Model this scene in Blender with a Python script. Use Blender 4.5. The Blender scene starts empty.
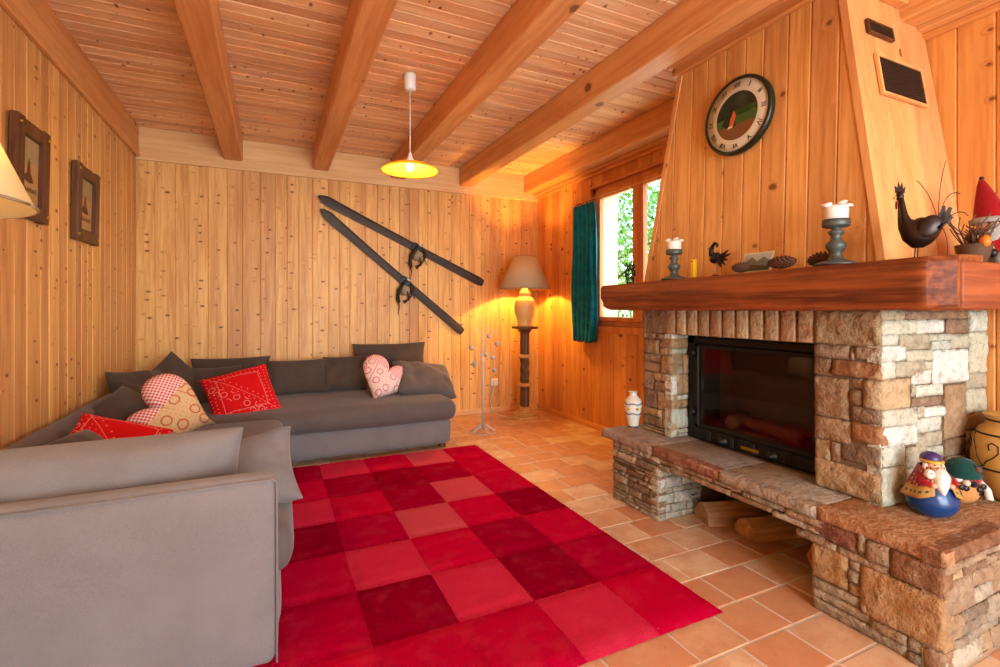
import bpy, bmesh, math, random
from mathutils import Vector, Matrix, Euler, noise
C = bpy.context.scene.collection
PI = math.pi
def R(d): return math.radians(d)

# ------------------------------------------------------------------ camera
FPX, VX, HY, CAMH = 486.7, 272.7, 308.07, 1.15
YAW = math.atan((500 - VX) / FPX)
cd = bpy.data.cameras.new('camera'); cam = bpy.data.objects.new('camera', cd); C.objects.link(cam)
cam.location = (0, 0, CAMH); cam.rotation_euler = (R(90), 0, -YAW)
cd.sensor_width = 36; cd.lens = FPX / 1000 * 36; cd.shift_y = -(333.5 - HY) / 1000; cd.clip_start = .05
bpy.context.scene.camera = cam

# ------------------------------------------------------------------ node helpers
def lin(c):
    return tuple(((x / 255) / 12.92 if x / 255 <= .04045 else ((x / 255 + .055) / 1.055) ** 2.4) for x in c) + (1,)
class NT:
    def __init__(s, name):
        s.m = bpy.data.materials.new(name); s.m.use_nodes = True; s.t = s.m.node_tree
        s.b = s.t.nodes['Principled BSDF']; s.out = s.t.nodes['Material Output']
    def n(s, ty, **k):
        x = s.t.nodes.new(ty)
        for a, b in k.items(): setattr(x, a, b)
        return x
    def l(s, a, b): s.t.links.new(a, b)
    def put(s, sock, v):
        if hasattr(v, 'is_output') or isinstance(v, bpy.types.NodeSocket): s.l(v, sock)
        else: sock.default_value = v
    def math(s, op, a, b=0., c=None):
        x = s.n('ShaderNodeMath', operation=op); s.put(x.inputs[0], a); s.put(x.inputs[1], b)
        if c is not None: s.put(x.inputs[2], c)
        return x.outputs[0]
    def smooth(s, v, a, b, lo=0., hi=1.):
        x = s.n('ShaderNodeMapRange', interpolation_type='SMOOTHSTEP'); s.put(x.inputs['Value'], v)
        for k, q in (('From Min', a), ('From Max', b), ('To Min', lo), ('To Max', hi)): s.put(x.inputs[k], q)
        return x.outputs[0]
    def mix(s, f, a, b, mode='MIX'):
        x = s.n('ShaderNodeMix', data_type='RGBA', blend_type=mode)
        s.put(x.inputs['Factor'], f); s.put(x.inputs['A'], a); s.put(x.inputs['B'], b); return x.outputs['Result']
    def obj(s):
        return s.n('ShaderNodeTexCoord').outputs['Object']
    def sep(s, v):
        x = s.n('ShaderNodeSeparateXYZ'); s.l(v, x.inputs[0]); return x.outputs
    def comb(s, a, b, c=0.):
        x = s.n('ShaderNodeCombineXYZ'); s.put(x.inputs[0], a); s.put(x.inputs[1], b); s.put(x.inputs[2], c); return x.outputs[0]
    def noise(s, v, scale, detail=3, rough=.55):
        x = s.n('ShaderNodeTexNoise'); s.l(v, x.inputs['Vector']); x.inputs['Scale'].default_value = scale
        x.inputs['Detail'].default_value = detail; x.inputs['Roughness'].default_value = rough; return x.outputs['Fac']
    def vor(s, v, scale, dim='3D', feat='F1', rnd=1.):
        x = s.n('ShaderNodeTexVoronoi', voronoi_dimensions=dim, feature=feat); s.l(v, x.inputs['Vector'])
        x.inputs['Scale'].default_value = scale; x.inputs['Randomness'].default_value = rnd; return x
    def attr(s, name, out='Fac'):
        x = s.n('ShaderNodeAttribute', attribute_name=name); return x.outputs[out]
    def bump(s, h, st=.3, dist=.01):
        x = s.n('ShaderNodeBump'); s.l(h, x.inputs['Height']); x.inputs['Strength'].default_value = st
        x.inputs['Distance'].default_value = dist; s.l(x.outputs[0], s.b.inputs['Normal'])
    def fin(s, col=None, rough=.5, spec=.5, metal=0.):
        if col is not None: s.put(s.b.inputs['Base Color'], col)
        s.put(s.b.inputs['Roughness'], rough); s.b.inputs['Specular IOR Level'].default_value = spec
        s.b.inputs['Metallic'].default_value = metal; return s.m

def wood(name, c1, c2, axis='Z', knots=.5, rough=.45, kscale=5.5, kc=(105, 55, 20), grain=1., var=.25, kstretch=.75):
    w = NT(name); x, y, z = w.sep(w.obj()); r = w.attr('rnd')
    A = {'X': x, 'Y': y, 'Z': z}; lo = A.pop(axis); a1, a2 = A.values()
    across = w.math('ADD', a1, a2)
    ku = w.math('MULTIPLY_ADD', r, 13.7, across); kv = w.math('MULTIPLY_ADD', r, 7.3, w.math('MULTIPLY', lo, kstretch))
    v = w.vor(w.comb(ku, kv), kscale, '2D'); d = w.math('MULTIPLY_ADD', w.noise(w.comb(across, lo), 28, 2), .12, w.math('SUBTRACT', v.outputs['Distance'], .055))
    cr, cg, cb = w.sep(v.outputs['Color'])
    rad = w.smooth(cr, 1 - knots, 1.0, 0.0, .125)
    k = w.math('SUBTRACT', 1., w.smooth(w.math('SUBTRACT', d, rad), -.045, .02))
    k = w.math('MULTIPLY', k, w.math('GREATER_THAN', cr, 1 - knots))
    near = w.math('MULTIPLY', w.smooth(d, .22, .02), w.math('GREATER_THAN', cr, 1 - knots))
    swirl = w.math('MULTIPLY', near, .045)
    gv = w.comb(w.math('ADD', w.math('MULTIPLY_ADD', r, 31., a1), swirl), w.math('ADD', a2, swirl), w.math('MULTIPLY', lo, .05))
    g1 = w.noise(gv, 55, 3, .6); g2 = w.noise(gv, 11, 2)
    g = w.smooth(w.math('ADD', w.math('MULTIPLY', g1, .6), w.math('MULTIPLY', g2, .55)), .42, .75)
    col = w.mix(w.math('MULTIPLY', g, grain), lin(c1), lin(c2))
    hv = w.n('ShaderNodeHueSaturation'); w.l(col, hv.inputs['Color'])
    w.l(w.math('MULTIPLY_ADD', r, var, 1 - var * .55), hv.inputs['Value']); w.l(w.math('MULTIPLY_ADD', r, .012, .494), hv.inputs['Hue'])
    g3 = w.noise(w.comb(a1, a2, w.math('MULTIPLY', lo, .35)), 5, 3)
    col = w.mix(w.smooth(g3, .42, .68, 0, .3), hv.outputs[0], lin(c2))
    col = w.mix(w.math('MULTIPLY', near, .34), col, lin(c2))
    col = w.mix(w.math('MULTIPLY', k, .85), col, lin(kc))
    w.bump(g1, .08, .004)
    return w.fin(col, rough, .4)
def plain(name, c, rough=.5, metal=0., spec=.5, var=.12, scale=40, bump=0.):
    w = NT(name); v = w.obj(); f = w.noise(v, scale, 3)
    col = w.mix(w.math('MULTIPLY', f, var * 2), lin(c), tuple(q * .55 for q in lin(c)[:3]) + (1,))
    if bump: w.bump(f, bump, .004)
    return w.fin(col, rough, spec, metal)

M = {}
M['wall'] = wood('wall pine planks', (234, 185, 114), (200, 140, 76), 'Z', .62, kscale=6.5, kstretch=2.0)
M['wall_warm'] = wood('wall pine planks warm', (226, 160, 86), (194, 120, 56), 'Z', .5, kscale=5, kstretch=1.3)  # right wall boards, deeper orange than the other walls
M['ceil'] = wood('ceiling pine boards', (250, 212, 168), (222, 168, 118), 'X', .62, kscale=7, kstretch=1.8)
M['beam'] = wood('spruce beam', (228, 168, 106), (204, 136, 76), 'Y', .25, kscale=4, var=.1)
M['pale'] = wood('pale spruce board', (236, 196, 140), (220, 172, 114), 'X', .3, kscale=5, var=.1)
M['hood'] = wood('hood pine boards', (230, 172, 102), (200, 136, 70), 'Z', .5, kscale=5.2, kstretch=1.2)
M['hoodp'] = wood('hood pale boards', (228, 170, 108), (210, 146, 86), 'Z', .28, kscale=4, var=.12)
M['trim'] = wood('pine trim', (224, 158, 92), (204, 132, 70), 'Y', .1, var=.1)
M['trimz'] = wood('pine trim upright', (224, 158, 92), (204, 132, 70), 'Z', .1, var=.1)
M['winwood'] = wood('stained window frame', (214, 140, 76), (184, 108, 52), 'Z', .05, var=.1)
M['mantel'] = wood('dark stained mantel oak', (156, 84, 34), (86, 38, 12), 'Y', .12, kscale=2.2, kc=(45, 16, 6), rough=.6, kstretch=.4)
M['mantelx'] = wood('dark stained side oak', (160, 86, 42), (116, 54, 22), 'X', .06, kscale=3.2, kc=(50, 18, 6), rough=.6)
M['darkwood'] = wood('antique dark wood', (116, 70, 38), (64, 36, 18), 'Z', .2, kc=(30, 16, 8))
M['ski'] = wood('weathered ski wood', (70, 52, 40), (34, 26, 20), 'X', .1, kc=(40, 28, 20), rough=.5)
M['lampwood'] = wood('carved lamp wood', (120, 84, 50), (66, 42, 24), 'Z', .1)
M['lightwood'] = wood('turned light wood', (214, 166, 100), (180, 128, 66), 'X', .1)
M['bark'] = wood('split firewood', (214, 172, 120), (156, 110, 70), 'X', .15)

# terracotta
w = NT('terracotta tile'); v = w.obj(); r = w.attr('rnd')
f = w.noise(v, 9, 4); f2 = w.noise(v, 60, 2)
base = w.mix(w.smooth(r, .35, .75), lin((202, 146, 106)), lin((220, 190, 154)))
base = w.mix(w.smooth(f, .35, .7, 0, .6), base, lin((188, 128, 90)))
base = w.mix(w.smooth(f2, .62, .72, 0, .3), base, lin((130, 80, 50)))
w.bump(f2, .1, .003); M['tile'] = w.fin(base, w.smooth(f, .3, .7, .28, .45), .45)
M['grout'] = plain('grout', (206, 200, 188), .8, bump=.2)
M['mortar'] = plain('brown mortar', (104, 84, 64), .9, bump=.3)
# stone
w = NT('split stone'); v = w.obj(); c = w.attr('col', 'Color')
f = w.noise(v, 14, 5, .65); f2 = w.noise(v, 48, 4, .65)
col = w.mix(w.smooth(f, .48, .72, 0, .5), c, lin((190, 168, 136)), 'MIX')
col = w.mix(w.smooth(f, .5, .25, 0, .7), col, w.mix(1., c, (.42, .3, .22, 1), 'MULTIPLY'))
col = w.mix(w.smooth(f2, .48, .75, 0, .45), col, lin((92, 68, 50)))
w.bump(w.math('ADD', f2, w.math('MULTIPLY', f, 1.5)), .9, .016); M['stone'] = w.fin(col, .75, .3)

def fabric(name, c, c2=None, rough=.9, sc=420, mott=7):
    w = NT(name); v = w.obj(); f = w.noise(v, sc, 2); f2 = w.noise(v, mott, 3)
    c2 = c2 or tuple(int(q * .8) for q in c)
    col = w.mix(w.smooth(f2, .3, .7, 0, .6), lin(c), lin(c2)); col = w.mix(w.smooth(f, .4, .65, 0, .25), col, lin(tuple(int(q * .6) for q in c)))
    w.bump(w.math('ADD', f, w.math('MULTIPLY', f2, 2.)), .12, .003)
    w.b.inputs['Sheen Weight'].default_value = .15; return w.fin(col, rough, .2)
M['sofa'] = fabric('taupe sofa cover', (126, 119, 118), (112, 105, 102), mott=5)
M['cush'] = fabric('brown cushion cover', (84, 70, 60), (72, 60, 50))
M['seat'] = fabric('taupe sofa cover shaded', (100, 89, 84), (88, 77, 73), mott=5)  # same cloth as the sofa, darkened to carry the light falloff
M['curtain'] = fabric('teal curtain cloth', (0, 130, 158), (0, 70, 104), mott=14)
M['feltred'] = fabric('red felt', (150, 8, 14))
M['feltgreen'] = fabric('green felt', (10, 62, 52))
M['furgrey'] = fabric('grey fur cloth', (164, 160, 152), (120, 116, 108), mott=60)
M['white'] = plain('white enamel', (232, 230, 222), .35, var=.03)
M['wax'] = plain('white candle wax', (240, 236, 228), .5, var=.02)
M['wax'].node_tree.nodes['Principled BSDF'].inputs['Subsurface Weight'].default_value = .0
M['yellow'] = plain('yellow wax', (236, 190, 8), .4, var=.05)
M['pewter'] = plain('patinated pewter', (96, 108, 106), .5, .55, var=.2)
M['iron'] = plain('black cast iron', (24, 22, 22), .42, .3, var=.2)
M['darkmetal'] = plain('dark bronze sheet', (44, 30, 26), .32, .5, var=.35, scale=18)
M['silver'] = plain('brushed silver', (190, 198, 206), .4, .45, var=.05)
M['soot'] = plain('sooty firebrick', (20, 16, 14), .9, var=.3, scale=10)
M['ash'] = plain('wood ash', (120, 104, 90), .95, var=.3, scale=30, bump=.4)
M['leather'] = plain('old black leather', (34, 28, 26), .6, bump=.2)
M['leatherpad'] = plain('worn canvas pad', (150, 132, 106), .7, bump=.3)
M['brass'] = plain('brass plate', (190, 150, 40), .35, .8)
M['vent'] = plain('black vent grille', (38, 26, 20), .5)
M['cone'] = plain('pine cone scales', (92, 58, 40), .7, var=.3)
M['purple'] = plain('purple glaze', (62, 44, 96), .35, var=.2)
M['blue'] = plain('blue glaze', (8, 58, 112), .25, var=.3, scale=14)
M['skin'] = plain('painted skin', (214, 158, 126), .5)
M['beard'] = plain('white beard', (226, 220, 206), .7, bump=.6, scale=60)
M['gold'] = plain('gilt trim', (206, 156, 62), .4, .3)
M['orange'] = plain('orange peel', (222, 116, 20), .5)
M['twig'] = plain('dry twigs', (92, 62, 40), .8, var=.3)
M['green'] = plain('fir green', (26, 60, 30), .7)
M['charred'] = plain('charred bark', (118, 88, 64), .9, var=.45, scale=22, bump=.6)
M['copper'] = plain('copper glaze clay', (176, 96, 38), .35, var=.2)
M['cordw'] = plain('white flex', (226, 222, 214), .5)

def glassmat(name, col=(1, 1, 1, 1), rough=0.):
    w = NT(name); g = w.n('ShaderNodeBsdfGlossy'); g.inputs['Roughness'].default_value = rough + .02
    t = w.n('ShaderNodeBsdfTransparent'); t.inputs['Color'].default_value = col
    lw = w.n('ShaderNodeLayerWeight'); fr = w.math('MULTIPLY_ADD', w.math('POWER', lw.outputs['Facing'], 5.), .9, .035)
    m = w.n('ShaderNodeMixShader'); w.l(fr, m.inputs[0]); w.l(t.outputs[0], m.inputs[1]); w.l(g.outputs[0], m.inputs[2])
    w.l(m.outputs[0], w.out.inputs['Surface']); return w.m
M['glass'] = glassmat('window glass'); M['fireglass'] = glassmat('smoked stove glass', (.8, .76, .7, 1)); M['votive'] = plain('frosted votive glass', (176, 176, 170), .12, var=.1)
def shade(name, c, tr):
    w = NT(name); d = w.n('ShaderNodeBsdfDiffuse'); d.inputs[0].default_value = lin(c)
    t = w.n('ShaderNodeBsdfTranslucent'); t.inputs[0].default_value = lin(c)
    m = w.n('ShaderNodeMixShader'); m.inputs[0].default_value = tr
    w.l(d.outputs[0], m.inputs[1]); w.l(t.outputs[0], m.inputs[2]); w.l(m.outputs[0], w.out.inputs['Surface']); return w.m
M['shade_beige'] = shade('beige linen shade', (196, 172, 140), .05)
M['shade_cream'] = shade('cream linen shade', (248, 236, 190), .5)
M['shade_yellow'] = shade('yellow glass shade', (250, 205, 60), .45)
def emit(name, c, s):
    w = NT(name); e = w.n('ShaderNodeEmission'); e.inputs[0].default_value = lin(c); e.inputs[1].default_value = s
    w.l(e.outputs[0], w.out.inputs['Surface']); return w.m
M['bulb'] = emit('glowing bulb', (255, 214, 140), 30)
def coloured(name, rough=.5, var=.1):
    w = NT(name); c = w.attr('col', 'Color'); f = w.noise(w.obj(), 50, 2)
    return w.fin(w.mix(w.math('MULTIPLY', f, var), c, (0, 0, 0, 1)), rough, .4)
M['paint'] = coloured('painted colours'); M['cloth'] = coloured('printed cloth', .9, .2)

# rug pile
w = NT('wool rug pile'); v = w.obj(); c = w.attr('col', 'Color'); f = w.noise(v, 260, 3, .7); f2 = w.noise(v, 9, 4, .6)
col = w.mix(w.smooth(f, .3, .7, 0, .3), c, w.mix(1., c, (.6, .4, .4, 1), 'MULTIPLY'))
col = w.mix(w.smooth(f2, .45, .7, 0, .08), col, w.mix(.5, c, (1, .25, .25, 1)))
w.bump(w.math('ADD', f, w.math('MULTIPLY', f2, .8)), .8, .012); M['rug'] = w.fin(col, 1., 0.)

# bandana print: red with white dots and thin lines
w = NT('red bandana print'); x, y, z = w.sep(w.obj())
def line(a, wd): return w.math('LESS_THAN', w.math('ABSOLUTE', a), wd)
vv = w.comb(x, y)
d1 = w.vor(vv, 34, '2D', rnd=.25); dots = w.math('LESS_THAN', d1.outputs['Distance'], .14)
ring = line(w.math('SUBTRACT', w.vor(vv, 15, '2D', rnd=.6).outputs['Distance'], .3), .035)
diag = w.math('ADD', x, y)
band = w.math('LESS_THAN', w.math('ABSOLUTE', w.math('SUBTRACT', w.math('ABSOLUTE', diag), .035)), .014)
edge = w.math('GREATER_THAN', w.math('MAXIMUM', w.math('ABSOLUTE', x), w.math('ABSOLUTE', y)), .145)
edge2 = line(w.math('SUBTRACT', w.math('MAXIMUM', w.math('ABSOLUTE', x), w.math('ABSOLUTE', y)), .14), .0018)
mid = w.math('LESS_THAN', w.math('ABSOLUTE', w.math('SUBTRACT', diag, -.1)), .05)
l2 = line(diag, .0018)
msk = w.math('MAXIMUM', w.math('MAXIMUM', w.math('MULTIPLY', dots, w.math('MAXIMUM', band, edge)), w.math('MULTIPLY', ring, mid)), w.math('MAXIMUM', edge2, l2))
M['bandana'] = w.fin(w.mix(w.math('MULTIPLY', msk, .6), lin((206, 8, 16)), lin((240, 170, 160))), .85, .2)
def heartmat(name, base, ink, chk):
    w = NT(name); x, y, z = w.sep(w.obj())
    ch = w.math('ADD', w.math('GREATER_THAN', w.math('FRACT', w.math('MULTIPLY', x, 62.)), .5), w.math('GREATER_THAN', w.math('FRACT', w.math('MULTIPLY', y, 62.)), .5))
    chc = w.mix(w.math('MULTIPLY', ch, .5), lin((246, 232, 222)), lin(chk))
    side = w.math('GREATER_THAN', w.math('ADD', w.math('MULTIPLY', y, 1.), w.math('MULTIPLY', x, .25)), .075)
    vv = w.comb(x, y)
    dots = w.math('LESS_THAN', w.vor(vv, 42, '2D', rnd=.3).outputs['Distance'], .13)
    rg = w.math('LESS_THAN', w.math('ABSOLUTE', w.math('SUBTRACT', w.vor(vv, 11, '2D', rnd=.7).outputs['Distance'], .27)), .045)
    ln = w.math('LESS_THAN', w.math('ABSOLUTE', w.math('SUBTRACT', w.math('ABSOLUTE', w.math('SUBTRACT', x, .0)), .11)), .003)
    ink_m = w.math('MAXIMUM', w.math('MULTIPLY', dots, .7), w.math('MAXIMUM', rg, ln))
    pr = w.mix(w.math('MULTIPLY', ink_m, .75), lin(base), lin(ink))
    return w.fin(w.mix(side, pr, chc), .9, .2)
M['heart_beige'] = heartmat('beige printed heart cloth', (222, 192, 142), (190, 50, 44), (214, 40, 36))
M['heart_pink'] = heartmat('pink printed heart cloth', (238, 208, 196), (196, 70, 80), (226, 70, 100))

# ------------------------------------------------------------------ mesh helpers
class MB:
    def __init__(s):
        s.bm = bmesh.new(); s.mats = []; s.rl = s.bm.faces.layers.float.new('rnd'); s.cl = s.bm.faces.layers.float_color.new('col')
        s.T = Matrix.Identity(4)
    def mi(s, m):
        if m not in s.mats: s.mats.append(m)
        return s.mats.index(m)
    def tag(s, faces, m, rnd=None, col=None, smooth=False):
        i = s.mi(m); r = random.random() if rnd is None else rnd
        for f in faces:
            f.material_index = i; f[s.rl] = r; f.smooth = smooth
            if col: f[s.cl] = col
    def box(s, a, b, m='white', bev=0., seg=1, rnd=None, col=None, smooth=False, T=None):
        a, b = Vector(a), Vector(b); c = (a + b) / 2; d = b - a
        r = bmesh.ops.create_cube(s.bm, size=1, matrix=Matrix.Translation(c) @ Matrix.Diagonal((abs(d.x), abs(d.y), abs(d.z), 1)))
        vs = r['verts']; fs = {f for v in vs for f in v.link_faces}
        if bev:
            es = list({e for v in vs for e in v.link_edges})
            r = bmesh.ops.bevel(s.bm, geom=es, offset=bev, segments=seg, profile=.5, affect='EDGES')
            fs = {f for v in r['verts'] for f in v.link_faces} | set(r['faces']) | {f for f in fs if f.is_valid}
            vs = list({v for f in fs for v in f.verts})
        if T is not None: bmesh.ops.transform(s.bm, matrix=T, verts=vs)
        s.tag(fs, m, rnd, col, smooth or seg > 1); return vs
    def poly(s, pts, ext, m='white', bev=0., rnd=None, col=None, seg=1):
        """polygon (3d pts) extruded by vector ext; bevels the far cap's edges"""
        vs = [s.bm.verts.new(p) for p in pts]; f = s.bm.faces.new(vs)
        r = bmesh.ops.extrude_face_region(s.bm, geom=[f]); nv = [g for g in r['geom'] if isinstance(g, bmesh.types.BMVert)]
        bmesh.ops.translate(s.bm, verts=nv, vec=Vector(ext)); al = set(vs) | set(nv)
        fs = {q for v in al for q in v.link_faces}
        if bev:
            es = [e for e in {e for v in nv for e in v.link_edges} if all(v in nv for v in e.verts)]
            r = bmesh.ops.bevel(s.bm, geom=es, offset=bev, segments=seg, profile=.5, affect='EDGES')
            fs = {f for v in r['verts'] for f in v.link_faces} | set(r['faces']) | {q for q in fs if q.is_valid}
        bmesh.ops.recalc_face_normals(s.bm, faces=list(fs)); s.tag(fs, m, rnd, col, seg > 1); return list({v for q in fs for v in q.verts})
    def lathe(s, prof, m='white', seg=24, c=(0, 0, 0), smooth=True, rnd=None, col=None, cap=True, T=None, fn=None):
        rings = []
        for r_, z in prof:
            ring = []
            for k in range(seg):
                a = 2 * PI * k / seg; rr = r_
                if fn: rr = fn(r_, z, a)
                ring.append(s.bm.verts.new((c[0] + rr * math.cos(a), c[1] + rr * math.sin(a), c[2] + z)))
            rings.append(ring)
        fs = []
        for i in range(len(rings) - 1):
            for k in range(seg): fs.append(s.bm.faces.new((rings[i][k], rings[i][(k + 1) % seg], rings[i + 1][(k + 1) % seg], rings[i + 1][k])))
        if cap:
            if prof[0][0] > 1e-4: fs.append(s.bm.faces.new(rings[0][::-1]))
            if prof[-1][0] > 1e-4: fs.append(s.bm.faces.new(rings[-1]))
        vs = [v for r in rings for v in r]
        if T is not None: bmesh.ops.transform(s.bm, matrix=T, verts=vs)
        s.tag(fs, m, rnd, col, smooth); return vs
    def ball(s, c, r, m='white', seg=16, sc=(1, 1, 1), rot=None, rnd=None, col=None, rough=0., seed=0):
        T = Matrix.Translation(c)
        if rot: T = T @ Euler(rot).to_matrix().to_4x4()
        T = T @ Matrix.Diagonal((sc[0], sc[1], sc[2], 1))
        o = bmesh.ops.create_uvsphere(s.bm, u_segments=seg, v_segments=max(6, seg // 2), radius=r, matrix=T)
        vs = o['verts']
        if rough:
            for v in vs: v.co += (v.co - Vector(c)) * rough * noise.noise((v.co + Vector((seed, 0, 0))) * 40)
        s.tag({f for v in vs for f in v.link_faces}, m, rnd, col, True); return vs
    def tube(s, pts, r, m='white', seg=8, smooth=True, rnd=None, col=None, flat=None):
        pts = [Vector(p) for p in pts]; n = len(pts); rs = r if isinstance(r, (list, tuple)) else [r] * n
        rings = []; up = Vector((0, 0, 1))
        t0 = (pts[1] - pts[0]).normalized()
        if abs(t0.z) > .9: up = Vector((1, 0, 0))
        for i, p in enumerate(pts):
            t = (pts[min(i + 1, n - 1)] - pts[max(i - 1, 0)]).normalized()
            a = (up - t * up.dot(t)).normalized(); b = t.cross(a); up = a
            rings.append([s.bm.verts.new(p + (a * math.cos(2 * PI * k / seg) * rs[i] * (flat or 1) + b * math.sin(2 * PI * k / seg) * rs[i])) for k in range(seg)])
        fs = []
        for i in range(n - 1):
            for k in range(seg): fs.append(s.bm.faces.new((rings[i][k], rings[i][(k + 1) % seg], rings[i + 1][(k + 1) % seg], rings[i + 1][k])))
        fs.append(s.bm.faces.new(rings[0][::-1])); fs.append(s.bm.faces.new(rings[-1]))
        s.tag(fs, m, rnd, col, smooth); return [v for q in rings for v in q]
    def grid(s, fn, nu, nv, m='white', smooth=True, rnd=None, col=None, closeu=False):
        V = [[s.bm.verts.new(fn(i / nu, j / nv)) for j in range(nv + 1)] for i in range(nu + (0 if closeu else 1))]
        fs = []
        for i in range(nu):
            for j in range(nv):
                a, b = V[i], V[(i + 1) % len(V)]
                fs.append(s.bm.faces.new((a[j], b[j], b[j + 1], a[j + 1])))
        s.tag(fs, m, rnd, col, smooth); return V, fs
    def build(s, name, parent=None, world=False, kind=None):
        bmesh.ops.remove_doubles(s.bm, verts=s.bm.verts, dist=1e-6) if False else None
        me = bpy.data.meshes.new(name); s.bm.normal_update()
        if world and parent is not None:
            bmesh.ops.transform(s.bm, matrix=Matrix.Translation(-Vector(parent.location)), verts=s.bm.verts)
        s.bm.to_mesh(me); s.bm.free()
        for m in s.mats: me.materials.append(M[m] if isinstance(m, str) else m)
        o = bpy.data.objects.new(name, me); C.objects.link(o)
        if parent is not None: o.parent = parent
        if kind: o['kind'] = kind
        return o
def tag(o, label, cat, group=None):
    o['label'] = label; o['category'] = cat
    if group: o['group'] = group
    return o
def thing(name, label, cat, loc, rz=0., group=None, rot=None):
    o = bpy.data.objects.new(name, None); C.objects.link(o); o.location = loc
    o.rotation_euler = rot if rot else (0, 0, rz); o.empty_display_size = .1
    return tag(o, label, cat, group)
def place(o, loc, rot=(0, 0, 0)):
    o.location = loc; o.rotation_euler = rot; return o
def copy_tree(o, parent=None):
    c = o.copy(); C.objects.link(c)
    if parent is not None: c.parent = parent
    for ch in list(o.children): copy_tree(ch, c)
    return c
def S(name, mb): return mb.build(name, kind='structure')
def smoothstep(x): x = max(0, min(1, x)); return x * x * (3 - 2 * x)

# ------------------------------------------------------------------ room shell
XL, XR, YB, YR, ZC = -1.02, 2.775, 4.91, -2.7, 2.645
rnd = random.Random(4)
def planks(mb, axis, fixed, inward, a0, a1, z0, z1, mat, wlist, holes=(), th=.018):
    """vertical tongue-and-groove boards, chamfered long edges"""
    random.seed(int(abs(fixed) * 1000) + 3); a = a0
    while a < a1 - 1e-4:
        wd = random.choice(wlist); b = min(a + wd, a1)
        if a1 - b < .03: b = a1
        segs = [(a, b, z0, z1)]
        for (h0, h1, k0, k1) in holes:
            new = []
            for (p, q, u, v) in segs:
                if q <= h0 or p >= h1: new.append((p, q, u, v)); continue
                if p < h0: new.append((p, h0, u, v))
                if q > h1: new.append((h1, q, u, v))
                m0, m1 = max(p, h0), min(q, h1)
                if k0 > u: new.append((m0, m1, u, k0))
                if k1 < v: new.append((m0, m1, k1, v))
            segs = new
        rr = random.random()
        for (p, q, u, v) in segs:
            c = .0055; e = .006; f = fixed; i = inward
            prof = [(p, f - i * th), (p, f - i * e), (p + c, f), (q - c, f), (q, f - i * e), (q, f - i * th)]
            if axis == 'y': P = [(y_, x_) for x_, y_ in prof]; pts = [(x_, y_, u) for x_, y_ in P]      # wall at x = fixed, runs along y
            else: pts = [(x_, y_, u) for x_, y_ in prof]
            mb.poly(pts, (0, 0, v - u), mat, rnd=rr)
        a = b
W1 = [.095, .12, .12, .145, .1]
mb = MB(); planks(mb, 'x', YB, -1, XL - .02, XR + .02, 0, ZC, 'wall', W1); mb.box((XL - .1, YB + .018, 0), (XR + .3, YB + .1, ZC + .1), 'wall'); S('wall_back', mb)
mb = MB(); planks(mb, 'y', XL, 1, YR, YB, 0, ZC, 'wall', W1); mb.box((XL - .1, YR, 0), (XL - .018, YB + .1, ZC + .1), 'wall'); S('wall_left', mb)
WY0, WY1, WZ0, WZ1 = 2.58, 3.86, .985, 2.285
mb = MB(); planks(mb, 'y', XR, -1, YR, YB, 0, ZC, 'wall_warm', [.13, .15, .17], [(WY0, WY1, WZ0, WZ1)])
for a, b, c_, d in ((YR, WY0, 0, ZC), (WY1, YB + .1, 0, ZC), (WY0, WY1, 0, WZ0), (WY0, WY1, WZ1, ZC)): mb.box((XR + .018, a, c_), (XR + .26, b, d + (.1 if d == ZC else 0)), 'wall_warm')
S('wall_right', mb)
# rear wall with a wide glazed opening (behind the camera)
RX0, RX1, RZ1 = -.2, 2.6, 2.2
mb = MB(); planks(mb, 'x', YR, 1, XL, XR, 0, ZC, 'wall', W1, [(RX0, RX1, 0, RZ1)])
for a, b, c_, d in ((XL - .1, RX0, 0, ZC), (RX1, XR + .3, 0, ZC), (RX0, RX1, RZ1, ZC)): mb.box((a, YR - .2, c_), (b, YR - .018, d + (.1 if d == ZC else 0)), 'wall')
S('wall_rear', mb)
mb = MB()
for x in (RX0, (RX0 + RX1) / 2 - .035, RX1 - .07): mb.box((x, YR - .12, 0), (x + .07, YR - .05, RZ1), 'winwood', .006)
for z in (0, RZ1 - .08): mb.box((RX0, YR - .115, z), (RX1, YR - .055, z + .08), 'winwood', .006)
S('window_2', mb)

# floor: terracotta tiles in running courses
mb = MB(); random.seed(11)
mb.box((XL - .1, YR - .2, -.1), (XR + .3, YB + .1, -.0025), 'grout')
y = 1.335 - .185 * 22; k = 0
while y < YB:
    x = XL - random.random() * .3
    if abs(y - 1.705) < .02: x = 1.56 - .227 * 12
    while x < XR:
        wd = random.choice((.227, .227, .255, .29, .227)) if abs(y - 1.705) > .02 else .227
        x0, x1, y0, y1 = max(x, XL), min(x + wd, XR), max(y, YR), min(y + .185, YB)
        if x1 - x0 > .02 and y1 - y0 > .02: mb.box((x0 + .004, y0 + .004, -.02), (x1 - .004, y1 - .004, random.uniform(-.001, .001)), 'tile', .003)
        x += wd
    y += .185
S('floor', mb)
# ceiling boards running across the room
mb = MB(); random.seed(5); y = YR
while y < YB:
    b = min(y + .09, YB); c_ = .006
    pts = [(XL, y, ZC + .02), (XL, y, ZC + .007), (XL, y + c_, ZC), (XL, b - c_, ZC), (XL, b, ZC + .007), (XL, b, ZC + .02)]
    mb.poly(pts, (XR - XL, 0, 0), 'ceil'); y = b
mb.box((XL - .1, YR - .2, ZC + .02), (XR + .3, YB + .1, ZC + .12), 'ceil'); S('ceiling', mb)
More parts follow.
